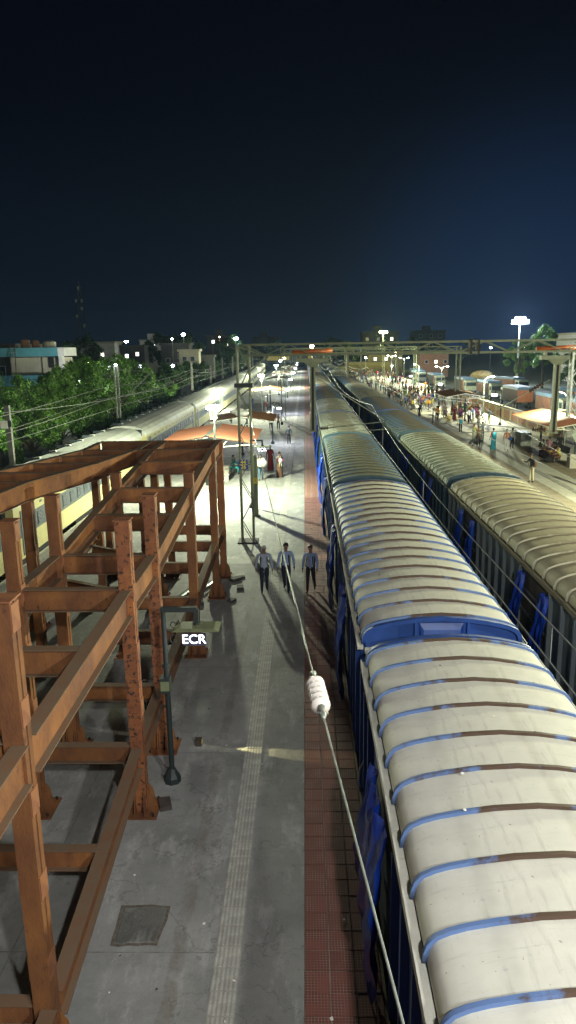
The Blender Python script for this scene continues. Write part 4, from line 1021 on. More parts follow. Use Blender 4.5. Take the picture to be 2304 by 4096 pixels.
shelter(20.1, 56.5, 5.0, 10.5, 3.2, 2.75, 'orangeroof', 'orange roofed shelter with people seated under it, at the right edge')
shelter(18.4, 87.0, 4.6, 8.0, 3.25, 2.85, 'brownsheet', 'brown roofed shelter crowded with people beside the lattice mast')
b = MB()
for k in range(9): b.sphere((random.uniform(-.5, .5), random.uniform(-.9, .9), random.uniform(0, .18)), random.uniform(.25, .42), MT['white'], 8, 5, (1, 1, .6))
o = b.build('white_bundle', None, True); o.location = (-5.35, 59.5, 3.36); tag(o, 'white plastic bundle thrown over the ridge of the brown shelter', 'bundle')

# benches, posts
def bench(x, y, lab, rz=0):
    t = thing('stone_bench', lab, 'bench', (x, y, 0), rz)
    MB().box(-.42, .42, -1.9, 1.9, .42, .50, MT['granite']).build('seat', t)
    for yy in (-1.7, 1.7): MB().box(-.36, .36, yy-.15, yy+.15, 0, .42, MT['granite']).build('leg', t)
    MB().add([(.36, -1.88, .5), (.44, -1.88, .5), (.50, -1.88, 1.0), (.44, -1.88, 1.0), (.36, 1.88, .5), (.44, 1.88, .5), (.50, 1.88, 1.0), (.44, 1.88, 1.0)], [(0, 1, 2, 3), (4, 7, 6, 5), (0, 4, 5, 1), (1, 5, 6, 2), (2, 6, 7, 3), (3, 7, 4, 0)], MT['blackstone']).build('backrest', t)
bench(-5.5, 48.6, 'stone bench with a black back under the orange shelter'); bench(-4.6, 94, 'pale stone bench by the red and white post')
bench(19.3, 55.5, 'stone bench full of seated people under the right hand orange shelter')
def stripe_post(x, y, lab, h=1.9):
    t = thing('striped_post', lab, 'post', (x, y, 0))
    n = 4
    for i in range(n): MB().tube([(0, 0, h*i/n), (0, 0, h*(i+1)/n-.001)], .09, MT['redpaint' if i % 2 == 0 else 'white'], 10).build('band', t)
stripe_post(-6.3, 46.2, 'red and white banded post seen through the steel frame'); stripe_post(-5.0, 92, 'red and white banded post beyond the brown shelter', 2.6)

# ================================================================ people
DUM = [bpy.data.materials.new('slot_%d' % i) for i in range(4)]   # shirt, trousers, skin, shoes: replaced per person
def body_mesh(name, legs=(0, 0), knees=(0, 0), arms=((0, 0, 10), (0, 0, 10)), lean=0, sit=False, stout=1.0, sleeves='long', hands=False, turn=0):
    """legs: swing of each thigh in degrees (forward +, towards -y); arms: (swing, spread, elbow bend)."""
    V = []; E_ = []; Rr = []; reg = []
    def add(p, r, parent, g):
        V.append(Vector(p)); Rr.append(r); reg.append(g)
        if parent is not None: E_.append((parent, len(V)-1))
        return len(V)-1
    hz = .93 if not sit else .50
    L = R(lean); fy = lambda h: -math.sin(L)*h; fz = lambda h: math.cos(L)*h
    pel = add((0, 0, hz), (.150*stout, .115*stout), None, 1)
    wa = add((0, fy(.17), hz+fz(.17)), (.145*stout, .115*stout), pel, 0)
    ch = add((0, fy(.36), hz+fz(.36)), (.165*stout, .115*stout), wa, 0)
    up_ = add((0, fy(.49), hz+fz(.49)), (.13, .09), ch, 0)
    nk = add((0, fy(.57), hz+fz(.57)), (.052, .052), up_, 2)
    hd0 = add((0, fy(.64)-.012, hz+fz(.64)), (.072, .078), nk, 2)
    hd1 = add((0, fy(.71)-.015, hz+fz(.71)), (.078, .094), hd0, 2)
    hd2 = add((0, fy(.775)-.01, hz+fz(.775)), (.066, .078), hd1, 2)
    hnds = []
    for s, (sw, sp_, el) in zip((-1, 1), arms):
        sh = add((s*.182*(stout if hands else 1), fy(.475), hz+fz(.47)), ((.072, .068) if hands else (.062, .060)), up_, 0)
        a = R(sw); q = R(sp_)
        d = Vector((s*math.sin(q), -math.sin(a)*math.cos(q), -math.cos(a)*math.cos(q)))
        e1 = V[sh]+Vector((s*.03, 0, 0))+d*.29; ei = add(e1, ((.055, .055) if hands else (.043, .043)), sh, 0)
        b2 = a+R(el); d2 = Vector((s*math.sin(q)*.6, -math.sin(b2)*math.cos(q), -math.cos(b2)*math.cos(q))).normalized()
        w1 = e1+d2*.24; wi = add(w1, ((.039, .036) if hands else (.030, .028)), ei, 0 if sleeves == 'long' else 2)
        h1 = w1+d2*.07; hi = add(h1, (.024, .038), wi, 2)
        if not hands: add(h1+d2*.085, (.013, .026), hi, 2)
        hnds.append((h1, d2, s))
    for s, th, kn in zip((-1, 1), legs, knees):
        hp = add((s*.092, 0, hz-.06), (.095*stout, .098*stout), pel, 1)
        if sit: a = R(86)
        else: a = R(th)
        k1 = V[hp]+Vector((s*.01, -math.sin(a), -math.cos(a)))*.40; ki = add(k1, (.066, .068), hp, 1)
        b2 = a-R(kn if not sit else 84)
        n1 = k1+Vector((0, -math.sin(b2), -math.cos(b2)))*(.40 if not sit else .36); ni = add(n1, (.046, .050), ki, 1)
        f0 = n1+Vector((0, 0, -.045)); fi = add(f0+Vector((0, -.02, 0)), (.042, .042), ni, 3)
        ft = R(0 if th >= 0 else 18)
        add(f0+Vector((s*.015, -.14*math.cos(ft), -.005-.10*math.sin(ft))), (.036, .024), fi, 3)
    zmin = min(v.z-r[1] for v, r in zip(V, Rr))
    dz = -zmin
    for v in V: v.z += dz
    me = bpy.data.meshes.new('sk'); me.from_pydata([tuple(v) for v in V], E_, []); o = bpy.data.objects.new('sk', me); COL.objects.link(o)
    sm = o.modifiers.new('s', 'SKIN'); sm.use_smooth_shade = True; sm.branch_smoothing = .6
    for i, v in enumerate(me.skin_vertices[0].data):
        v.radius = Rr[i]; v.use_root = (i == 0)
    sb = o.modifiers.new('b', 'SUBSURF'); sb.levels = 1; sb.render_levels = 1
    dg = bpy.context.evaluated_depsgraph_get(); ev = o.evaluated_get(dg)
    m2 = bpy.data.meshes.new_from_object(ev); bpy.data.objects.remove(o)
    m2.name = name; m2.materials.clear()
    for d_ in DUM: m2.materials.append(d_)
    # clothing regions: nearest bone
    segs = [(V[a], V[c], reg[c]) for a, c in E_]
    idx = []
    for p in m2.polygons:
        c = p.center; best = 9; g = 0
        for a, d_, rg in segs:
            ab = d_-a; t_ = max(0, min(1, (c-a).dot(ab)/ab.length_squared)); q = (a+ab*t_-c).length
            if q < best: best = q; g = rg
        idx.append(g)
    m2.polygons.foreach_set('material_index', idx); m2.polygons.foreach_set('use_smooth', [True]*len(idx))
    if hands:
        bm = bmesh.new(); bm.from_mesh(m2)
        def chain(pts, rs, n=6):
            rings = []
            for i, p in enumerate(pts):
                d_ = (pts[min(i+1, len(pts)-1)]-pts[max(0, i-1)]).normalized(); u = Vector((0, 0, 1)) if abs(d_.z) < .9 else Vector((1, 0, 0))
                a = d_.cross(u).normalized(); c = a.cross(d_)
                rings.append([bm.verts.new(p+(a*math.cos(6.283*k/n)+c*math.sin(6.283*k/n))*rs[i]) for k in range(n)])
            for r0, r1 in zip(rings, rings[1:]):
                for k in range(n): f = bm.faces.new((r0[k], r0[(k+1) % n], r1[(k+1) % n], r1[k])); f.material_index = 2; f.smooth = True
            f = bm.faces.new(rings[-1]); f.material_index = 2
        for h1, d2, s in hnds:
            h = h1+Vector((0, 0, 0)); fwd = Vector((0, -1, 0)); side = (fwd-d2*fwd.dot(d2)).normalized(); inn = Vector((-s, 0, 0))
            for k, ln in enumerate((.068, .078, .074, .058)):
                base = h+side*(.030-.020*k)+d2*.02
                chain([base, base+d2*ln*.5+inn*.004, base+d2*ln*.85+inn*.016, base+d2*ln+inn*.030], [.0095, .0085, .0075, .005])
            base = h+side*.028-d2*.015
            chain([base, base+side*.022+d2*.02+inn*.012, base+side*.03+d2*.048+inn*.02], [.011, .0095, .006])
        hc = V[hd1]
        chain([hc+Vector((0, -.075, .02)), hc+Vector((0, -.105, -.012)), hc+Vector((0, -.088, -.026))], [.008, .015, .009])
        for s in (-1, 1): chain([hc+Vector((s*.074, .005, .02)), hc+Vector((s*.092, .012, .005)), hc+Vector((s*.080, .006, -.022))], [.012, .014, .008])
        bm.to_mesh(m2); bm.free()
    info = {'head': V[hd1].copy(), 'hz': V[pel].z, 'chest': V[ch].copy(), 'hands': [Vector(h[0])+Vector((0, 0, dz)) for h in hnds] if not hands else [h[0].copy() for h in hnds], 'wrist': None}
    return m2, info
BODY = {
    'walk_a': body_mesh('body', (12, -10), (4, 12), ((-12, 6, 8), (12, 6, 16)), 2, stout=1.22, hands=True),
    'walk_b': body_mesh('body', (-12, 15), (18, 4), ((12, 6, 14), (-10, 6, 8)), 1, stout=1.10, hands=True),
    'walk_c': body_mesh('body', (12, -12), (4, 18), ((-6, 8, 8), (12, 6, 20)), 1, stout=1.10, hands=True),
    'stand': body_mesh('body', (2, -3), (2, 2), ((2, 9, 12), (4, 8, 16)), 0),
    'stand_s': body_mesh('body', (-4, 4), (3, 3), ((6, 11, 20), (-4, 9, 10)), 1, sleeves='short'),
    'stride': body_mesh('body', (26, -22), (4, 26), ((-22, 9, 14), (24, 9, 26)), 4, sleeves='short'),
    'phone': body_mesh('body', (3, -4), (3, 3), ((38, 6, 75), (6, 10, 15)), 4),
    'cross': body_mesh('body', (2, -6), (2, 4), ((22, 2, 95), (20, 2, 100)), 0),
    'carry': body_mesh('body', (14, -12), (4, 16), ((34, 5, 62), (34, 5, 62)), 2, sleeves='short'),
    'armup': body_mesh('body', (2, -2), (2, 2), ((150, 14, 35), (4, 8, 12)), 0),
    'sit': body_mesh('body', (0, 0), (0, 0), ((28, 5, 50), (32, 5, 45)), 6, sit=True),
    'sit_b': body_mesh('body', (0, 0), (0, 0), ((45, 4, 40), (20, 9, 60)), 16, sit=True, sleeves='short'),
}
def hair_mesh(info, kind):
    h = info['head']; b = MB(); m = MT['greyhair'] if kind == 'grey' else MT['hair']
    vs = []; n = 12; rings = [(0, 0, .125), (.055, .055, .112), (.083, .092, .075), (.092, .104, .03), (.090, .104, -.005), (.080, .094, -.04 if kind != 'long' else -.09)]
    vs.append((h.x, h.y+.012, h.z+.135)); 
    for rx, ry, dz in rings[1:]:
        for k in range(n):
            a = 2*math.pi*k/n; fr = max(0, -math.sin(a)); z = dz+(.085*fr if dz < .06 else 0)
            vs.append((h.x+rx*math.cos(a)*1.02, h.y+.012+ry*math.sin(a)*1.0, h.z+z))
    fs = [(0, 1+k, 1+(k+1) % n) for k in range(n)]
    for i in range(len(rings)-2):
        for k in range(n): a = 1+i*n; fs.append((a+k, a+n+k, a+n+(k+1) % n, a+(k+1) % n))
    b.add(vs, fs, m)
    if kind == 'long': b.sphere((h.x, h.y+.11, h.z-.02), .05, m, 8, 5)
    if kind == 'bun': b.sphere((h.x, h.y+.12, h.z+.02), .042, m, 8, 5)
    return b.mesh('hair', True)
HAIR = {}
def sari_mesh(info, c, c2):
    b = MB(); hz = info['hz']; vs = []; n = 14
    prof = [(.02, .24, .20), (.25, .225, .19), (.55, .20, .175), (hz-.02, .185, .155), (hz+.12, .165, .135), (hz+.30, .185, .135), (hz+.44, .19, .12)]
    rn = random.Random(hash(c) % 99)
    for i, (z, rx, ry) in enumerate(prof):
        for k in range(n):
            a = 2*math.pi*k/n; w = 1+(.07*math.sin(a*5+i*.4) if z < hz else .02*math.sin(3*a)); vs.append((rx*w*math.cos(a), ry*w*math.sin(a), z))
    fs = []
    for i in range(len(prof)-1):
        for k in range(n): a = i*n; fs.append((a+k, a+(k+1) % n, a+n+(k+1) % n, a+n+k))
    b.add(vs, fs, CLOTH[c]) 
    # the loose end over the shoulder and down the back
    h = info['head']; vs = []; m_ = 7
    for i in range(m_):
        t_ = i/(m_-1); z = hz+.50-.62*t_; y = .09+.10*math.sin(t_*2.2)
        vs += [(-.20+.05*t_, y, z), (-.02, y+.04, z+.02), (.14-.06*t_, y, z)]
    fs = []
    for i in range(m_-1): a = i*3; fs += [(a, a+1, a+4, a+3), (a+1, a+2, a+5, a+4)]
    b.add(vs, fs, CLOTH[c2 or c])
    return b.mesh('sari', True)
SARI = {}
def person(pose, x, y, face, shirt, trousers, label, hair='short', sari=None, sari2=None, scale=1.0, group=None, z=0.0, shoes='black', parent=None):
    me, info = BODY[pose]
    t = thing('person', label, 'person', (x, y, z), face, group); t.scale = (scale, scale, scale)
    o = obj('body', me, t)
    for i, m_ in enumerate((CLOTH[shirt], CLOTH[trousers], MT['skin'], CLOTH[shoes])):
        o.material_slots[i].link = 'OBJECT'; o.material_slots[i].material = m_
    k = (pose, hair)
    if k not in HAIR: HAIR[k] = hair_mesh(info, hair)
    obj('hair', HAIR[k], t)
    if sari:
        k = (pose, sari, sari2)
        if k not in SARI: SARI[k] = sari_mesh(info, sari, sari2)
        obj('sari', SARI[k], t)
    return t
def backpack(x, y, face, c, label, z=1.02, straps=True, s=1.0):
    t = thing('backpack', label, 'bag', (x, y, z), face)
    b = MB(); pr = [(-.14, -.18), (-.15, .12), (-.10, .22), (.10, .22), (.15, .12), (.14, -.18)]
    vs = [(px, .12, pz) for px, pz in pr]+[(px*.85, .27, pz*.85) for px, pz in pr]; n = 6
    b.add(vs, [(i, (i+1) % n, n+(i+1) % n, n+i) for i in range(n)]+[tuple(range(n-1, -1, -1)), tuple(range(n, 2*n))], CLOTH[c]); b.build('sack', t)
    MB().box(-.10, .10, .245, .30, -.14, .04, CLOTH[c]).build('pocket', t)
    if straps:
        for s_ in (-1, 1):
            b = MB(); pts = [(s_*.10, .13, .20), (s_*.105, .06, .33), (s_*.105, -.06, .32), (s_*.11, -.155, .18), (s_*.125, -.165, .0), (s_*.15, -.10, -.14), (s_*.16, .10, -.16)]
            for a, c_ in zip(pts, pts[1:]): b.bar(a, c_, .032, .012, CLOTH['black'], up=(0, -1, .3))
            b.build('strap', t)
    return t
# the three men walking towards the camera
person('walk_a', -1.53, 24.6, R(4), 'grey blue', 'navy', 'grey haired man in grey blue shirt, left of three men walking up the platform', 'grey', scale=.985)
person('walk_b', -.74, 24.7, R(-6), 'pale blue', 'navy', 'man in blue shirt and dark blue trousers, middle of three walking men', scale=1.03)
person('walk_c', .14, 24.55, R(-12), 'pale blue', 'black', 'man in pale blue shirt and black trousers on the red tiles, right of three', scale=1.0)
backpack(-.74, 24.72, R(-6), 'black', 'black backpack worn by the middle walking man', 1.13, s=1.0)
backpack(.14, 24.57, R(-12), 'black', 'black backpack worn by the right walking man', 1.10)
backpack(-1.53, 24.62, R(4), 'black', 'black shoulder bag strapped on the grey haired walking man', 1.10)
# platform one, farther back
person('carry', -3.0, 47.0, R(0), 'yellow', 'denim', 'person in yellow top and jeans carrying a large pale sack')
b = MB(); b.sphere((0, 0, 0), .34, MT['plastic'], 12, 7, (1.15, .7, .85)); b.sphere((.1, -.02, .22), .16, MT['plastic'], 8, 5); o = b.build('plastic_sack', None, True); o.location = (-2.9, 46.55, 1.22)
tag(o, 'pale translucent sack held in front of the person in yellow', 'sack')
person('stand', -2.55, 51.2, R(8), 'maroon', 'red', 'woman wrapped in a long red brown sari in the shelter shadow', 'bun', 'red')
person('carry', -1.78, 48.1, R(10), 'grey', 'brown', 'woman in dark clothes holding a child in white and pink', 'long', 'brown', 'grey')
t = thing('person', 'small child in white and pink carried on the woman\'s arm', 'person', (-1.70, 47.80, 1.02)); bc = MB()
bc.tube([(0, 0, 0), (0, 0, .16), (0, 0, .30), (0, 0, .36)], [.10, .13, .11, .04], CLOTH['white'], 10); bc.tube([(-.09, 0, .28), (-.2, -.05, .12)], [.045, .03], CLOTH['pink'], 6); bc.tube([(.09, 0, .28), (.2, -.02, .14)], [.045, .03], CLOTH['pink'], 6)
bc.tube([(-.05, 0, .03), (-.08, -.04, -.25)], [.055, .035], CLOTH['cream'], 6); bc.tube([(.05, 0, .03), (.08, -.04, -.25)], [.055, .035], CLOTH['cream'], 6); bc.sphere((0, 0, .45), .09, MT['skin'], 10, 7)
bc.build('body', t, True); MB().sphere((0, .01, .475), .092, MT['hair'], 8, 5, (1, 1, .8)).build('hair', t, True)
person('sit', -5.15, 49.6, R(90), 'teal', 'teal', 'person in teal seated on the bench under the orange shelter')
person('stride', -1.5, 65.2, R(180), 'slate', 'black', 'man in dark grey shirt walking away beside the tactile strip')
person('stride', -2.9, 77.2, R(180), 'salmon', 'black', 'person in salmon shirt walking away with a dark bag')
person('stand', -3.75, 77.9, R(160), 'white', 'navy', 'person in white shirt standing left of the one in salmon', scale=1.02)
o = MB().sphere((0, 0, 0), .16, CLOTH['black'], 8, 6, (1, .6, 1.2)).build('hand_bag', None, True); o.location = (-2.5, 77.1, .68); tag(o, 'dark bag hanging from the hand of the person in salmon', 'bag')
person('stand', -8.5, 82, R(20), 'grey', 'black', 'person in grey top standing behind the brown shelter', scale=.97)
person('stand', -7.8, 105.5, R(30), 'slate', 'blue', 'woman in dark top and long blue skirt left of the second lamp', 'bun', 'blue', 'slate')
# far platform: named individuals
person('phone', 14.35, 45.2, R(-70), 'black', 'cream', 'man in black shirt and pale trousers looking at his phone', scale=1.05)
backpack(14.35, 45.22, R(-70), 'brown', 'brown backpack on the man looking at his phone', 1.14)
o = MB().box(-.035, .035, -.07, .07, -.006, .006, CLOTH['black']).build('phone'); o.location = (13.92, 45.0, 1.38); tag(o, 'phone held by the man in black shirt', 'phone')
person('cross', 14.95, 62.0, R(-20), 'brown', 'black', 'man in brown shirt with arms crossed beyond the farther goods train')
person('stand', 15.0, 63.9, R(30), 'olive', 'grey', 'person in olive kurta behind the man with crossed arms')
person('stand', 15.75, 60.2, R(200), 'red', 'turquoise', 'woman in turquoise sari over a red blouse', 'bun', 'turquoise')
person('armup', 16.1, 65.4, R(190), 'slate', 'grey', 'man in dark shirt with one arm raised beside the black lantern post')
person('stand_s', 16.65, 59.4, R(170), 'orange', 'white', 'man in orange shirt and white trousers with a blue bag')
o = MB().sphere((0, 0, 0), .17, CLOTH['blue'], 8, 6, (1, .6, .9)).build('waist_bag', None, True); o.location = (16.85, 59.12, 1.02); tag(o, 'small blue bag at the hip of the man in orange', 'bag')
person('stand', 17.3, 60.1, R(120), 'white', 'black', 'man in dark trousers and pale shirt facing the man in orange')
person('stand', 15.6, 72.4, R(180), 'white', 'black', 'person in white with a turquoise backpack near the lattice mast')
backpack(15.6, 72.38, R(180), 'turquoise', 'turquoise backpack on the person in white near the lattice mast', 1.1)
person('stand', 17.6, 73.2, R(90), 'white', 'grey', 'person in white standing right of the turquoise backpack')
person('stand_s', 18.35, 54.0, R(-60), 'mauve', 'black', 'man in mauve shirt standing at the left end of the seated row')
person('stand', 19.9, 56.2, R(-30), 'black', 'black', 'man in black standing behind the seated row under the orange shelter')
person('stand', 16.9, 44.0, R(60), 'navy', 'black', 'person in dark blue cut by the right edge of the picture')
seat_c = [('yellow', 'brown', 'yellow shirt'), ('white', 'navy', 'white shirt'), ('red', 'maroon', 'red top'), ('yellow', 'olive', 'yellow and olive clothes'), ('grey', 'black', 'grey shirt'), ('orange', 'brown', 'orange top'), ('cream', 'brown', 'cream shirt'), ('pink', 'purple', 'pink top'), ('olive', 'brown', 'olive shirt')]
for i, (a, c, d_) in enumerate(seat_c):
    person('sit' if i % 2 else 'sit_b', 18.75+.03*(i % 2), 53.9-.0+i*.42-1.2, R(-90)+rb.uniform(-.3, .3), a, c, 'person in %s, %s from the camera in the seated row' % (d_, ORD[i]), 'bun' if i % 3 == 0 else 'short')
# crates, sacks on the far platform
t = thing('diamond_sign', 'grey diamond shaped board on a post set in a pale block', 'sign', (19.0, 50.6, 0))
b = MB(); b.box(-.42, .42, -.35, .35, 0, .95, MT['granite']); b.build('block', t); MB().box(-.38, .38, -.31, .31, .951, .97, MT['white']).build('block_top', t)
MB().tube([(0, 0, .97), (0, 0, 2.6)], .06, MT['blackpaint'], 8).build('post', t)
MB().add([(-.36, -.09, 2.35), (0, -.09, 1.75), (.36, -.09, 2.35), (0, -.09, 2.95), (-.36, -.07, 2.35), (0, -.07, 1.75), (.36, -.07, 2.35), (0, -.07, 2.95)], [(0, 1, 2, 3), (7, 6, 5, 4), (0, 4, 5, 1), (1, 5, 6, 2), (2, 6, 7, 3), (3, 7, 4, 0)], MT['galv']).build('board', t)
o = MB().box(-.45, .45, -.9, .9, 0, 1.15, MT['galv']).build('kiosk_box'); o.location = (19.0, 62.8, 0.003); tag(o, 'grey metal box at the left of the orange shelter', 'box')
for i, (x, y, s, c) in enumerate(((16.2, 66.8, .35, 'cream'), (15.5, 81.5, .4, 'white'), (16.6, 84.0, .38, 'yellow'), (17.6, 96.5, .45, 'cream'), (15.4, 101, .4, 'white'), (18.3, 108, .45, 'yellow'), (18.0, 52.9, .3, 'black'), (17.2, 120, .5, 'cream'))):
    b = MB(); b.sphere((0, 0, s*.75), s, CLOTH[c], 10, 7, (1.2, 1, .8)); b.tube([(0, 0, s*1.4), (0, 0, s*1.75)], [.05, .1], CLOTH[c], 6); o = b.build('sack', None, True); o.location = (x, y, 0.003)
    tag(o, ['cream sack on the floor by the man with raised arm', 'white sack beside the crowd near the brown roof', 'yellow sack in the crowd near the brown roof', 'cream sack beyond the lattice mast', 'white sack at the front edge of the crowd',
            'yellow sack in the middle of the crowd', 'black bag at the feet of the seated row', 'large cream sack far back in the crowd'][i], 'sack')
# the crowd
rc = random.Random(11)
CN = list(CLOTH); light = ['white', 'white', 'cream', 'pale blue', 'orange', 'salmon', 'yellow', 'pink', 'grey', 'red', 'teal', 'blue', 'white', 'slate', 'maroon', 'black', 'turquoise', 'olive', 'purple', 'brown', 'mauve', 'green']
darkt = ['black', 'navy', 'grey', 'brown', 'denim', 'slate', 'olive']
named = [(14.5, 82, 'stand', 'white', 'black'), (15.4, 84.5, 'stand', 'orange', 'black'), (13.6, 86, 'stand', 'black', 'slate'), (16.2, 88, 'stand', 'black', 'navy'), (12.9, 97, 'stand', 'black', 'black'), (11.6, 100, 'stand', 'slate', 'black'),
         (13.6, 118, 'stand', 'slate', 'black'), (14.8, 118, 'stand', 'olive', 'black'), (13.0, 150, 'stand', 'navy', 'white'), (14.4, 148, 'stand', 'teal', 'grey'), (11.8, 160, 'stand', 'grey', 'slate'), (12.2, 190, 'stand', 'yellow', 'yellow')]
used = {}
spots = [(x, y, p_, a, c) for x, y, p_, a, c in named]
while len(spots) < 215:
    z_ = rc.random()
    if z_ < .22: x, y = rc.uniform(16.3, 20.8), rc.uniform(80, 93)
    elif z_ < .55: x, y = rc.uniform(14.0, 23), rc.uniform(98, 135)
    else: x, y = rc.uniform(12.5, 25), rc.uniform(135, 240)
    if all((x-q[0])**2+(y-q[1])**2 > .40 for q in spots):
        spots.append((x, y, rc.choice(['stand', 'stand', 'stand_s', 'stride', 'cross', 'phone', 'sit' if False else 'carry', 'armup' if rc.random() < .2 else 'stand']), rc.choice(light), rc.choice(darkt)))
zones = [(97, 'near the lattice mast on the crowded platform'), (118, 'in the front of the dense crowd'), (138, 'in the middle of the dense crowd'), (170, 'toward the back of the crowd'), (999, 'far down the crowded platform')]
for i, (x, y, p_, a, c) in enumerate(spots):
    zn = [n for lim, n in zones if y < lim][0]; sari = (i % 6 == 5 and p_ == 'stand')
    if sari: base = 'woman in %s sari %s' % (a, zn)
    else: base = 'person in %s shirt and %s trousers %s' % (a, c, zn)
    while base in used:
        a, c = rc.choice(light), rc.choice(darkt); base = 'woman in %s sari %s' % (a, zn) if sari else 'person in %s shirt and %s trousers %s' % (a, c, zn)
    used[base] = 1
    person(p_, x, y, rc.uniform(0, 6.28), a, c, base, 'bun' if sari else 'short', a if sari else None, None, rc.uniform(.92, 1.04), 'crowd on the far platform')

# ================================================================ boundary wall and lorries beyond it
t = thing('boundary_wall', 'cream boundary wall with orange panels along the back of the crowded platform', 'wall', (23.5, 0, 0))
MB().box(-.12, .12, 66, 116, -1.3, 1.38, MT['wallcream']).build('wall_body', t); MB().box(-.22, .22, 66, 116, 1.382, 1.52, MT['walltop']).build('coping', t)
pm_ = MB(); pm_.box(-.03, 0, -1.2, 1.2, -.45, .45, MT['wallorange']); pm_ = pm_.mesh('wall_panel'); pl_ = MB(); pl_.box(-.10, 0, -.22, .22, -.68, .68, MT['wallcream']); pl_ = pl_.mesh('pilaster')
for i in range(15): obj('wall_panel', pm_, t, (-.122, 68+i*3.2, .68)); obj('pilaster', pl_, t, (-.122, 69.6+i*3.2, .69))
def lorry():
    t = thing('lorry', 'x', 'lorry')
    b = MB(); b.box(-1.2, 1.2, -4.2, 4.2, 1.15, 3.0, MT['truckor']); b.build('load_body', t)
    b = MB(); b.box(-1.23, 1.23, -4.22, 4.22, 3.002, 3.45, MT['truckblue']); b.build('body_rail', t)
    sm_ = MB(); sm_.box(-.04, .04, -.05, .05, 1.16, 3.0, MT['truckdark']); sm_ = sm_.mesh('body_post')
    for s in (-1, 1):
        for i in range(17): obj('body_post', sm_, t, (s*1.24, -4.1+i*.51, 0))
    b = MB(); b.add([(-1.1, -6.3, 1.0), (1.1, -6.3, 1.0), (1.1, -4.5, 1.0), (-1.1, -4.5, 1.0), (-1.05, -6.1, 2.9), (1.05, -6.1, 2.9), (1.1, -4.5, 3.1), (-1.1, -4.5, 3.1)], [(0, 3, 2, 1), (4, 5, 6, 7), (0, 1, 5, 4), (1, 2, 6, 5), (2, 3, 7, 6), (3, 0, 4, 7)], MT['truckcab']); cb_ = b.build('cab', t)
    MB().box(-.95, .95, -6.29, -6.2, 1.9, 2.6, MT['glassdark']).build('windscreen', cb_)
    for s in (-1, 1): MB().box(*(sorted((s*1.09, s*1.12))), -5.9, -5.0, 1.9, 2.6, MT['glassdark']).build('side_window', cb_)
    MB().box(-.45, .45, -6.2, 4.1, .75, 1.149, MT['truckdark']).build('chassis', t)
    wm_ = MB(); wm_.tube([(-.14, 0, 0), (.14, 0, 0)], .5, MT['rubber'], 14); wm_.tube([(-.15, 0, 0), (.15, 0, 0)], .22, MT['galv'], 10); wm_ = wm_.mesh('wheel')
    for s in (-1, 1):
        for y in (-5.4, 1.9, 3.2): obj('wheel', wm_, t, (s*1.0, y, .5))
    return t
lo = lorry(); lof = family(lo)
LR = [(33.2, 84, 0, 'orange and blue bodied lorry cut by the right edge of the picture'), (33.4, 97.5, 0, 'orange lorry with blue top rail behind the right hand drop post'), (33.8, 116, R(180), 'brown sided lorry beside a dark cab beyond the wall'),
      (34.5, 137, 0, 'orange bodied lorry right of the lattice mast beyond the wall'), (33.2, 152, 0, 'bright orange lorry left of the lattice mast beyond the wall'), (31.5, 176, 0, 'white fronted lorry behind the crowd'), (30.5, 196, 0, 'orange and blue lorry behind the tall white lamps'),
      (32.5, 214, 0, 'farthest orange lorry behind the crowd'), (40, 108, R(20), 'lorry in the second row under the lit tree'), (42, 150, R(10), 'lorry in the second row beyond the orange ones')]
for i, (x, y, rz, lab) in enumerate(LR):
    t = lo if i == 0 else clone(lof); t.location = (x, y, -1.3); t.rotation_euler.z = rz; t['label'] = lab; t['group'] = 'lorries parked beyond the boundary wall'
for i, (x, y) in enumerate(((37, 88), (41, 92), (46, 190))):
    b = MB(); b.sphere((0, 0, 1.2), 3.0, MT['truckcover'], 12, 7, (1.0, 1.6, .55)); o = b.build('covered_load', None, True); o.location = (x, y, -1.3+.6); tag(o, ['yellow brown tarpaulin over a load at the right edge', 'second tarpaulined load behind the right hand lorry', 'pale covered load far in the lorry yard'][i], 'covered load')

# ================================================================ trees
def crown_mesh(name, seed, n, rad, leaf, m, blobs, flat=1.0, droop=0):
    rn = random.Random(seed); b = MB(); vs = []; fs = []
    bl = []
    for _ in range(blobs):
        a = rn.uniform(0, 6.28); q = rn.random()**.5; z = rn.uniform(-.6, 1)
        bl.append((Vector((math.cos(a)*q*rad[0]*(1-.35*abs(z)), math.sin(a)*q*rad[1]*(1-.35*abs(z)), z*rad[2])), rn.uniform(.12, .30)*rad[0]))
    for i in range(n):
        c, r = rn.choice(bl); d = Vector((rn.gauss(0, 1), rn.gauss(0, 1), rn.gauss(0, 1)*flat)).normalized(); p = c+d*r*rn.uniform(.55, 1.08)
        if rn.random() < .12: p = c+d*r*rn.uniform(1.0, 1.45)
        nn = (d+Vector((rn.uniform(-.8, .8), rn.uniform(-.8, .8), rn.uniform(-.3, .9)))).normalized()
        u = nn.orthogonal().normalized(); u.rotate(Matrix.Rotation(rn.uniform(0, 6.28), 3, nn)); v = nn.cross(u); s = leaf*rn.uniform(.6, 1.35); k = len(vs)
        vs += [p-u*s*.5, p-v*s*.28+u*s*.05, p+u*s*.6+nn*s*-.12*(1+droop), p+v*s*.28+u*s*.05]; fs.append((k, k+1, k+2, k+3))
    b.add(vs, fs, m); me = b.mesh(name); return me, bl
TR = {}
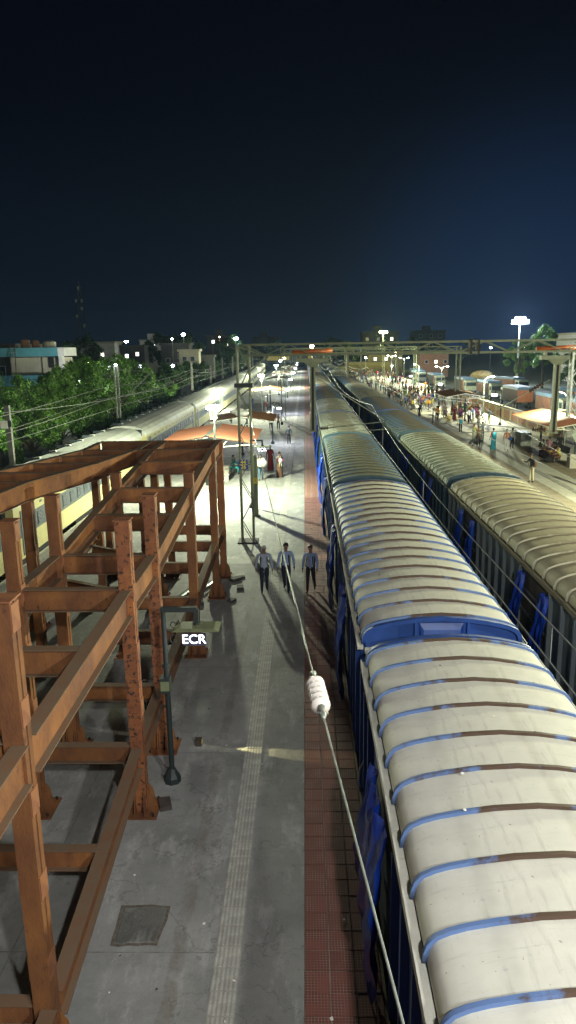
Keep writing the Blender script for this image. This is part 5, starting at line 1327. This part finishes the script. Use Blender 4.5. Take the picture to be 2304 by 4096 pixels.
def tree(kind, x, y, h, s, label, rz=0, group=None, zb=-1.3):
    if kind not in TR:
        sd, n, rad, leaf, m, blobs = {'bush': (1, 9000, (3.2, 3.2, 2.6), .24, 'leaf', 38), 'feather': (2, 9000, (3.0, 3.0, 3.0), .30, 'leaf', 34), 'dark': (3, 7000, (4.0, 4.0, 3.6), .42, 'leafd', 24),
                                      'pale': (4, 9000, (3.0, 3.0, 3.8), .30, 'leafl', 24), 'far': (5, 3500, (5, 5, 4), .8, 'leafd', 18)}[kind]
        me, bl = crown_mesh('crown', sd, n, rad, leaf, MT[m], blobs); tk = MB()
        hh = rad[2]
        tk.tube([(0, 0, -hh*1.7), (.15, .05, -hh), (0, .1, -hh*.3), (.2, 0, hh*.4)], [.26, .20, .14, .06], MT['bark'], 8)
        for c, r in bl[:9]: tk.tube([(0, .05, -hh*.6), tuple(c*.5+Vector((0, 0, -hh*.2))), tuple(c)], [.10, .06, .02], MT['bark'], 5)
        TR[kind] = (me, tk.mesh('trunk'), hh)
    me, tk, hh = TR[kind]; t = thing('tree', label, 'tree', (x, y, zb+hh*1.7*s), rz, group); t.scale = (s, s, s*h)
    t.location.z = zb+hh*1.65*s*h
    obj('crown', me, t); obj('trunk', tk, t)
    return t
rt = random.Random(21)
TL = [(-21.5, 48, 'bush', .98, 'leafy tree lit bright at the left edge, nearest of the row behind the train'), (-19.2, 53, 'bush', .82, 'bushy tree second along the row behind the passenger train'), (-23.5, 57, 'bush', 1.1, 'taller dark leafed tree in front of the blue banded house'),
      (-19.6, 60.5, 'bush', .80, 'low leafy tree just behind the near train roof'), (-22.5, 66, 'feather', .92, 'tree left of the twin metal pole'), (-19.5, 69, 'bush', .80, 'low tree directly behind the twin metal pole'),
      (-23, 76, 'feather', 1.0, 'feathery tree right of the twin metal pole'), (-19.8, 79, 'bush', .74, 'low bush tree right of the twin metal pole'), (-22.5, 87, 'feather', 1.08, 'tallest feathery tree of the row, beyond the slanting bracket'),
      (-20.5, 92, 'bush', .8, 'low tree beyond the tallest feathery one'), (-24, 101, 'feather', 1.0, 'feathery tree before the pale two storey house'), (-20.5, 106, 'bush', .75, 'small tree by the concrete pole'), (-22.5, 120, 'dark', .75, 'dark tree past the concrete pole'),
      (-21.5, 137, 'dark', .7, 'dark tree halfway along the far train'), (-22.5, 155, 'dark', .75, 'dark tree by the third far pole'), (-22, 175, 'dark', .75, 'dark tree by the fourth far pole'), (-20, 200, 'dark', .85, 'dark tree near the end of the passenger train'), (-21, 225, 'dark', .9, 'last dark tree along the far train')]
for x, y, k, s, lab in TL: tree(k, x-(1.2 if y < 100 else 0), y, rt.uniform(.92, 1.10), s*(1.08 if y < 90 else 1.0), lab, rt.uniform(0, 6), 'trees behind the passenger train')
# undergrowth along the track
vs = []; fs = []; ru = random.Random(4)
for i in range(26000):
    y = 40+ru.random()**1.5*150; x = -17.3-ru.random()*4.5; hgt = (.5+.8*abs(math.sin(y*.7)+math.sin(y*.23+x))*.6)*ru.random(); p = Vector((x, y, -1.25+hgt+ (1.2 if x < -18.5 else .2)*ru.random()))
    nn = Vector((ru.uniform(-1, 1), ru.uniform(-1, 1), ru.uniform(.1, 1))).normalized(); u = nn.orthogonal().normalized(); v = nn.cross(u); s = .24*ru.uniform(.6, 1.3); k = len(vs)
    vs += [p-u*s*.5, p-v*s*.28, p+u*s*.6, p+v*s*.28]; fs.append((k, k+1, k+2, k+3))
b = MB(); b.add(vs, fs, MT['leaf']); o = b.build('undergrowth'); o['kind'] = 'stuff'
tree('pale', 46, 158, 1.0, 1.02, 'bright green tree lit by the high mast at the right', .3)
tree('pale', 54.5, 168, 1.1, 1.2, 'taller tree rising right of the high mast light', 1.3)
tree('dark', 61, 160, 1.0, 1.15, 'dark tree behind the right hand drop post', 2)
tree('dark', 46, 124, 1.0, .75, 'dark tree behind the orange and blue lorry', 2.6)
tree('dark', 70, 170, 1.0, 1.05, 'dark tree at the right edge under the rooftop', .6)
FT = [(-95, 330), (-75, 350), (-60, 330), (-42, 340), (-28, 350), (-15, 360), (2, 370), (14, 350), (24, 380), (40, 390), (55, 370), (85, 380), (110, 360), (130, 330), (-120, 300), (-48, 250), (-36, 215), (-58, 190), (-30, 290), (34, 290), (18, 300)]
for i, (x, y) in enumerate(FT): tree('far', x, y, rt.uniform(.8, 1.1), rt.uniform(.9, 1.35), 'dark tree on the skyline, %s from the left' % (ORD+['twenty-second'])[sorted(range(len(FT)), key=lambda j: FT[j][0]/FT[j][1]).index(i)], rt.uniform(0, 6), 'dark trees on the skyline')

# ================================================================ poles on the left
def twin_pole(x, y, h, lab):
    t = thing('line_pole', lab, 'pole', (x, y, ZR-.4)); b = MB()
    for s in (-1, 1): b.box(s*.14-.05, s*.14+.05, -.08, .08, 0, h, MT['polegrey'])
    for k in range(int(h/1.2)): b.box(-.09, .09, -.01, .01, .6+k*1.2, .72+k*1.2, MT['polegrey'])
    b.build('mast', t); b = MB(); b.tube([(.1, 0, h-3.2), (3.0, 0, h-.6)], .045, MT['polegrey'], 6); b.tube([(.1, 0, h-.3), (3.2, 0, h-.55)], .02, MT['polegrey'], 5); b.tube([(.1, 0, h-3.2), (3.0, 0, h-3.0)], .03, MT['polegrey'], 5); b.build('bracket', t)
    b = MB(); disc_string(b, (.2, 0, h-3.1), (.75, 0, h-2.6), 5, .1, MT['brownporc']); b.build('insulator', t, True)
    return t
twin_pole(-16.4, 63, 8.5, 'twin channel metal pole with slanting bracket behind the passenger train')
for i, (x, y, h, rz) in enumerate(((-16.5, 106, 8.0, 0), (-16.8, 128, 7.0, .04), (-17, 150, 8, 0), (-17.3, 175, 8, 0), (-17.5, 205, 8, 0), (-17.9, 250, 8, 0))):
    t = thing('line_pole', '%s concrete line pole beyond the twin metal one, along the train' % ORD[i], 'pole', (x, y, ZR-.4), 0, 'concrete line poles behind the train'); b = MB()
    b.add([(-.2, -.15, 0), (.2, -.15, 0), (.2, .15, 0), (-.2, .15, 0), (-.11, -.1, h), (.11, -.1, h), (.11, .1, h), (-.11, .1, h)], [(0, 3, 2, 1), (4, 5, 6, 7), (0, 1, 5, 4), (1, 2, 6, 5), (2, 3, 7, 6), (3, 0, 4, 7)], MT['polegrey']); b.build('mast', t)
    b = MB(); b.tube([(0, 0, h-2.4), (2.6, 0, h-1.0)], .035, MT['polegrey'], 5); b.build('bracket', t)
    t.rotation_euler.y = rz
t = thing('line_pole', 'short concrete pole with a small pale plate at the left edge', 'pole', (-16.9, 40.5, ZR-.4))
MB().box(-.14, .14, -.12, .12, 0, 6.9, MT['polegrey']).build('mast', t); MB().box(-.42, .0, -.17, -.13, 5.6, 6.05, MT['white']).build('plate', t); MB().box(.02, .22, -.17, -.13, 5.7, 6.05, MT['truckdark']).build('clamp', t)
for i, (z, x0) in enumerate(((5.8, -16.0), (5.0, -15.4), (4.7, -17.1))):
    b = MB(); pts = []
    for k in range(40):
        y = 15+k*6.3; sag = ((y-15) % 43)/43; pts.append((x0-max(0, (y-90)/110)**2*1.1, y, z-.5*math.sin(sag*math.pi)))
    b.tube(pts, .016, MT['polegrey'], 5); o = b.build('line_wire'); tag(o, ['upper pale wire running past the poles behind the train', 'lower pale wire running above the train roof', 'faint wire against the trees, nearest the leaves'][i], 'cable')
lamp_ = thing('pole_lamp', 'small bright lamp on top of the twin metal pole', 'lamp', (-16.4, 63, 7.25)); MB().sphere((0, 0, .12), .10, MT['bulbw'], 8, 6).build('bulb', lamp_, True); MB().box(-.1, .1, -.1, .1, -.02, .02, MT['galv']).build('bracket', lamp_); lamp('lamp_light', lamp_, (0, -.5, .2), 60, (.85, .92, 1), .1)

# ================================================================ buildings
def windows(t, face, pts, w, h, m='glassdark', frame='bwhite', d=.06):
    """face: 'y' (front at given y) ; pts: list of (x, y, z, material)"""
    for x, y, z, mm in pts:
        f = MB(); f.box(x-w/2-.08, x+w/2+.08, y-d, y-.002, z-.08, z+h+.08, MT[frame]); f = f.build('window', t)
        MB().box(x-w/2, x+w/2, y-d-.02, y-d-.002, z, z+h, MT[mm or m]).build('pane', f)
t = thing('house', 'pale house with wide blue roof slab and blue parapet behind the trees at the left', 'house', (-1.6, 0, 0))
Y0 = 85.0
MB().box(-33.4, -26.9, Y0+1.2, Y0+4.2, -1.3, 7.9, MT['bwall']).build('wall', t)
MB().box(-34.9, -27.1, Y0-.4, Y0+4.2, 8.05, 9.05, MT['bblue']).build('roof_band', t)
MB().box(-27.099, -26.35, Y0-.35, Y0+4.2, 8.05, 9.03, MT['bwhite']).build('roof_band', t)
MB().box(-40, -28.6, Y0-.3, Y0+1.15, 4.6, 5.9, MT['bblue']).build('parapet', t)
MB().box(-27.25, -26.88, Y0+.2, Y0+1.19, -1.3, 8.04, MT['bwhite']).build('pillar', t)
b = MB()
for k in range(5): b.box(-28.55, -27.3, Y0-.0, Y0+.06, 4.75+k*.24, 4.82+k*.24, MT['bwhite'])
for k in range(6): b.box(-28.5+k*.23, -28.45+k*.23, Y0-.01, Y0+.05, 4.6, 5.95, MT['bwhite'])
b.build('railing', t)
MB().tube([(-29.55, Y0+1.1, 5.9), (-29.55, Y0+1.1, 8.0)], .05, MT['bgrey'], 6).build('pipe', t)
tl_ = thing('yard_lamp', 'bright lamp half hidden by leaves in front of the blue banded house', 'lamp', (-25.0, 80, -1.3)); MB().tube([(0, 0, 0), (0, 0, 6.0)], .06, MT['polegrey'], 6).build('post', tl_); MB().sphere((0, 0, 6.15), .22, MT['bulbw'], 8, 6).build('bulb', tl_, True)
lamp('lamp_light', tl_, (0, .35, 6.2), 1000, (.95, .97, .9), .15); lamp('lamp_light', tl_, (0, -.35, 6.2), 500, (.95, .97, .9), .15)
o = MB().box(-28.7, -28.15, Y0+.95, Y0+1.15, 6.7, 8.02, CLOTH['black']).build('hanging_cloth'); o.location.x = -1.6; tag(o, 'black cloth hanging under the blue roof slab of the pale house', 'cloth')
t = thing('ladder', 'wooden ladder leaning up to the blue roof slab', 'ladder', (-33.9, Y0-.75, 5.0))
for s in (-.27, .27): MB().bar((s, -.2, 0), (s, .28, 4.4), .07, .07, MT['timber']).build('side_rail', t)
for k in range(8): MB().bar((-.27, -.17+.055*k, .4+.52*k), (.27, -.17+.055*k, .4+.52*k), .05, .05, MT['granite']).build('rung', t)
for i, (x, y, z, r, m_) in enumerate(((-31.8, Y0+2.2, 9.06, .55, 'bbrick'), (-30.4, Y0+1.8, 9.06, .45, 'bbrick'), (-28.8, Y0+1.9, 9.06, .8, 'granite'))):
    o = MB().tube([(0, 0, 0), (0, 0, .85-.1*i), (0, 0, 1.0-.1*i)], [r, r, r*.5], MT[m_], 12).build('water_tank'); o.location = (x-1.6, y, z); tag(o, ['rusty round tank on the blue banded roof', 'small rusty drum between the roof tanks', 'wide pale tank at the right of the blue banded roof'][i], 'water tank')
t = thing('house', 'dark grey house behind and left of the blue banded one', 'house', (0, 0, 0)); MB().box(-52, -34.95, Y0+3, Y0+16, -1.3, 9.6, MT['bgrey']).build('wall', t)
windows(t, 'y', [(-37, Y0+3, 5.5, None), (-40, Y0+3, 5.5, None)], 1.1, 1.4); MB().box(-46, -43.2, Y0+5, Y0+8, 9.601, 10.5, MT['bbrick']).build('stair_room', t)
HS = [  # x0,x1,y,z1,material,label,[(x,z,mat)...]
 (-62, -52, 200, 10.5, 'bwhite', 'white house with bright strip lights left of the twin pole', [(-59, 7, 'litcold'), (-55.5, 7, 'litwin'), (-60, 3, 'litorange'), (-54, 3.5, 'litcold')]),
 (-51.5, -45, 205, 9.5, 'bgrey', 'dark block of flats with four lit windows', [(-50, 6.5, 'litcold'), (-47, 7, 'litwin'), (-50, 3, 'litwin'), (-46.5, 3.5, 'litcold')]),
 (-27.5, -23.2, 160, 8.1, 'bwall', 'pale two storey house with a veranda behind the feathery trees', [(-26.3, 6.0, None), (-24.6, 6.0, None)]),
 (-34.5, -27.8, 176, 9.6, 'bgrey', 'taller dim house left of the veranda house, a lit lamp on top', [(-33, 5.5, None), (-30, 6.5, None)]),
 (-24.2, -20.6, 165, 6.8, 'bgrey', 'small grey hut by the far poles', [(-22.4, 3, 'litwin')]),
 (-88, -70, 300, 9.0, 'bgrey', 'low dark house far behind the blue banded one', [(-80, 6.2, 'litcold'), (-76, 5, None)]),
 (-72, -62, 320, 12.5, 'bwhite', 'far white roofed shed with a bright lamp', [(-66, 9.5, 'litcold')]),
 (-44, -32, 330, 14, 'bgrey', 'far dark building with blue and white lights', [(-41, 11, 'litcold'), (-38, 11, 'litorange'), (-35, 9.5, 'litwin')]),
 (-28, -14, 400, 14, 'bgrey', 'far grey block left of the orange tube', [(-20, 9, 'litwin')]),
 (26, 42, 330, 14.5, 'bgrey', 'dim multi storey block beyond the yellow light', [(28, 11, None), (33, 11, None), (39, 11, 'litwin'), (28, 6, None), (33, 6, 'litorange')]),
 (62, 80, 420, 16.5, 'bgrey', 'large pale stepped block on the skyline at the right', [(66, 13, None), (72, 13, None), (77, 13, None), (66, 8, None), (72, 8, None)]),
 (37, 46, 235, 5.9, 'bbrick', 'orange brick building behind the crowd', [(39, 3, None), (42, 3, 'litwin'), (45, 3, None)]),
 (24, 36, 270, 6.0, 'byellow', 'yellow lit building left of the orange brick one', [(26, 3.5, 'litwin'), (30, 3.5, 'litwin'), (34, 3.5, None)]),
 (70, 90, 190, 10.8, 'bwhite', 'flat roofed building at the right edge above the gantry', [(74, 7, None), (80, 7, None)]),
 (66, 78, 150, 6.5, 'bbrick', 'dark red shed behind the right hand lorries', [(70, 2.5, None), (74, 2.5, None)]),
 (-140, -110, 420, 13, 'bgrey', 'dark flat house under the telecom tower', [(-120, 9, 'litcold')]),
]
for x0, x1, y, z1, m_, lab, ws in HS:
    t = thing('building', lab, 'building', (0, 0, 0)); MB().box(x0, x1, y, y+(x1-x0)*.8, -1.3, z1, MT[m_]).build('wall', t)
    MB().box(x0-.3, x1+.3, y-.5, y+(x1-x0)*.8+.3, z1+.002, z1+.5, MT['bwall' if m_ != 'bgrey' else 'bgrey']).build('roof', t)
    sc_ = max(1.0, y/240); windows(t, 'y', [(x, y, z, mm) for x, z, mm in ws], .9*sc_, 1.0*sc_)
    if z1 > 12: MB().box(x0+(x1-x0)*.3, x0+(x1-x0)*.55, y+2, y+6, z1+.502, z1+3.0, MT[m_]).build('stair_room', t)
    if 'veranda' in lab:
        for k in range(9): MB().box(x0+k*.5, x0+k*.5+.08, y-1.6, y-1.5, 4.402, 5.4, MT['bwhite']).build('baluster', t)
        MB().box(x0-.2, x1+.2, y-1.8, y-.002, 4.2, 4.4, MT['bwall']).build('veranda_floor', t); MB().box(x0-.2, x1+.2, y-1.65, y-1.45, 5.402, 5.5, MT['bwhite']).build('handrail', t)
# the far footbridge at the platform end
t = thing('footbridge', 'dark footbridge with yellow boards at the far end of the left platform', 'footbridge', (0, 0, 0))
MB().box(-18, 11, 322, 325, 2.3, 5.4, MT['truckdark']).build('deck_wall', t)
for i, (x0, x1) in enumerate(((-16.5, -11.5), (-11.3, -6.8), (1.5, 2.8))): MB().box(x0, x1, 321.7, 321.99, 3.2, 5.0, MT['yellowboard' if False else 'yellow']).build('board', t)
for x in (-17, -9, .5, 10.6): MB().box(x-.25, x+.25, 322.5, 324.5, -1.3, 2.29, MT['truckdark']).build('pier', t)
MB().box(-18.2, 11.2, 321.5, 325.5, 5.402, 5.7, MT['galv']).build('roof', t)
t = thing('footbridge', 'flight of stairs with yellow sides behind the end of the goods trains', 'stairs', (0, 0, 0)); MB().box(14, 30, 255, 256.5, -.5, 3.2, MT['byellow']).build('side_wall', t); MB().box(13.8, 30.2, 254.8, 256.8, 3.202, 3.5, MT['walltop']).build('coping', t)
# telecom tower
t = thing('telecom_tower', 'thin lattice telecom tower against the sky at the left', 'tower', (-121, 400, 0))
b = MB()
for i in range(10):
    z0, z1 = i*4.4-1.3, (i+1)*4.4-1.3; w0, w1 = 3.0-.25*i, 2.75-.25*i
    for sx in (-1, 1):
        for sy in (-1, 1): b.bar((sx*w0, sy*w0, z0), (sx*w1, sy*w1, z1), .18, .18, MT['galv'])
    for s in (-1, 1): b.bar((-s*w0, -w0, z0), (s*w1, -w1, z1), .12, .12, MT['galv']); b.bar((-w0, -s*w0, z0), (-w1, s*w1, z1), .12, .12, MT['galv'])
b.build('lattice', t)
for i, (x, z) in enumerate(((-1.6, 34), (1.5, 34), (1.2, 30), (-1.7, 26), (1.8, 21), (0, 40.5))): MB().box(x-.5, x+.5, -2.4, -1.9, z, z+1.8, MT['white']).build('antenna', t)
MB().tube([(0, 0, 42.7), (0, 0, 45)], .12, MT['galv'], 6).build('spire', t)
# ================================================================ big lights of the yard
t = thing('high_mast', 'tall mast with a cluster of brilliant white floodlights at the right', 'floodlight mast', (51.5, 178, -1.3))
MB().tube([(0, 0, 0), (0, 0, 14.6)], [.35, .16], MT['galv'], 10).build('mast', t); MB().box(-2.1, 2.1, -.3, .3, 14.6, 14.8, MT['galv']).build('cross_arm', t)
for k in range(5):
    hd = MB().box(-1.95+k*.85, -1.35+k*.85, -.35, .1, 14.82, 15.5, MT['galv']).build('lamp_head', t); MB().box(-1.9+k*.85, -1.4+k*.85, -.40, -.36, 14.86, 15.46, MT['bulbw']).build('lens', hd)
for k in range(3): 
    hd = MB().box(-1.3+k*.95, -.7+k*.95, -.4, .05, 15.6, 16.2, MT['galv']).build('lamp_head', t); MB().box(-1.25+k*.95, -.75+k*.95, -.45, -.41, 15.64, 16.16, MT['bulbw']).build('lens', hd)
lamp('lamp_light', t, (0, -1.0, 15.2), 42000, (.78, .90, 1.0), .8)
t = thing('yard_light', 'yellow green floodlight on a pole above the gantry', 'floodlight', (32.2, 302, -1.3)); MB().tube([(0, 0, 0), (0, 0, 15.0)], [.3, .15], MT['galv'], 8).build('mast', t)
for s in (-1, 1): hd = MB().box(s*.9-.8, s*.9+.8, -.4, .2, 15.0, 16.0, MT['galv']).build('lamp_head', t); MB().box(s*.9-.7, s*.9+.7, -.46, -.41, 15.1, 15.9, MT['bulby']).build('lens', hd)
lamp('lamp_light', t, (0, -1.2, 15.4), 22000, (.95, 1.0, .35), .8)
t = thing('signal_lamp', 'small orange lamp on a post above the gantry truss', 'lamp', (1.1, 110, -.84)); MB().tube([(0, 0, 0), (0, 0, 9.35)], .08, MT['galv'], 6).build('post', t); MB().sphere((0, 0, 9.6), .30, MT['bulbo'], 10, 7).build('bulb', t, True)
lamp('lamp_light', t, (0, -.6, 9.6), 250, (1, .6, .3), .2)
# far points of light, each on its own short pole in the town
PL = [(-60.5, 185, 8.6, .28, 'litcold', 'bright lamp by the white house left of the twin pole'), (-73, 300, 12.0, .5, 'litcold', 'bright lamp on the far white roofed shed'), (-31, 172, 11.0, .22, 'litcold', 'lamp above the dim tall house'), (-30, 182, 12.2, .4, 'litcold', 'bright lamp on the skyline right of the pale house'),
      (-27.2, 150, 5.3, .28, 'litcold', 'street lamp among the far poles'), (-52, 175, 5.9, .2, 'litwin', 'small lamp below the white house'), (-37, 320, 13.6, .3, 'litorange', 'orange dot of light on the skyline'), (-40, 320, 13.6, .3, 'signblue', 'blue dot of light on the skyline'),
      (-27, 290, 12.4, .6, 'litcold', 'long bright lamp on the skyline left of the gantry'), (28.5, 230, 6.4, .4, 'litorange', 'red orange lamp behind the end of the goods trains'), (63, 250, 7.6, .35, 'litcold', 'lamp beyond the lorries, left of the pair'), (70, 235, 7.8, .35, 'litcold', 'lamp beyond the lorries, right of the pair'),
      (-24, 240, 5.2, .25, 'litwin', 'pale lamp left of the third lamp post'), (57, 95, 5.3, .12, 'litcold', 'tiny violet light by the right edge'), (20, 240, 5.0, .3, 'litcold', 'white lamp over the end of the goods trains'), (-68, 150, 5.5, .2, 'litcold', 'lamp half hidden in the leaves below the blue house')]
for x, y, z, r, m_, lab in PL:
    t = thing('far_lamp', lab, 'lamp', (x, y, -1.3)); MB().tube([(0, 0, 0), (0, 0, z+1.3-r)], .07, MT['galv'], 5).build('post', t)
    b = MB(); b.sphere((0, 0, z+1.3), r*1.15, MT['bulbw'] if m_ == 'litcold' else (MT['bulbo'] if m_ == 'litorange' else (MT['bulby'] if m_ == 'litwin' else MT['signblue'])), 8, 6, (1.5 if r > .45 else 1, 1, .7)); b.build('bulb', t, True)

t = thing('floor_lamp', 'small lamp lying on the platform throwing a yellow streak across it', 'lamp', (-2.42, 14.33, 0))
MB().box(-.09, .05, -.07, .07, .002, .16, MT['timber']).build('housing', t); MB().box(.051, .056, -.05, .05, .05, .14, MT['yellow']).build('lens', t)
lamp('lamp_light', t, (.10, 0, .14), 700, (1.0, .88, .45), .01, 'SPOT', R(13), (R(90-4.6), 0, R(-90-11)))
rl = random.Random(9); vs = []; fs = []
for i in range(130):
    y = 7+rl.random()**1.6*50; x = rl.uniform(-9, .9); s = rl.uniform(.012, .035); a = rl.uniform(0, 3); k = len(vs); z = .004+(.02 if -1.4 < x < -1.0 else 0)
    for da in (0, 1.4, 3.0, 4.5): vs.append((x+s*math.cos(a+da)*rl.uniform(.6, 1.2), y+s*math.sin(a+da)*rl.uniform(.6, 1.2), z+rl.uniform(.0, .018)))
    fs.append((k, k+1, k+2, k+3))
half = len(fs)*2//3; b = MB(); b.add(vs, fs[:half], MT['white']); b.add([tuple(v) for v in vs], fs[half:], MT['timber']); o = b.build('litter'); o['kind'] = 'stuff'
vs = []; fs = []
for i in range(90):
    x0 = rl.choice((2.68, 7.55)); u = rl.uniform(-1.15, 1.15); y = 4+rl.random()**1.5*30
    if rl.random() < .0: continue
    z = 3.395-.085*abs(u)**2/1.0-.03*abs(u); s = rl.uniform(.008, .03); a = rl.uniform(0, 3); k = len(vs)
    for da in (0, 1.4, 3.0, 4.5): vs.append((x0+u+s*math.cos(a+da), y+s*math.sin(a+da), z+.008+rl.uniform(0, .01)))
    fs.append((k, k+1, k+2, k+3))
half = len(fs)//2; b = MB(); b.add(vs, fs[:half], MT['white']); b.add([tuple(v) for v in vs], fs[half:], MT['timber']); o = b.build('dry_leaves'); o['kind'] = 'stuff'

# ================================================================ the night air
HAZE = 0.00012
if HAZE:
    b = MB(); b.box(-520, 520, -80, 920, -2.4, 52, MT['white']); o = b.build('haze'); o['kind'] = 'stuff'
    hm = bpy.data.materials.new('haze_air'); hm.use_nodes = True; t_ = hm.node_tree; t_.nodes.clear()
    ou = t_.nodes.new('ShaderNodeOutputMaterial'); pv = t_.nodes.new('ShaderNodeVolumePrincipled')
    pv.inputs['Color'].default_value = (.45, .66, 1, 1); pv.inputs['Density'].default_value = HAZE; pv.inputs['Anisotropy'].default_value = 0.55
    t_.links.new(pv.outputs[0], ou.inputs['Volume']); o.data.materials.clear(); o.data.materials.append(hm)
for d_ in DUM: bpy.data.materials.remove(d_)
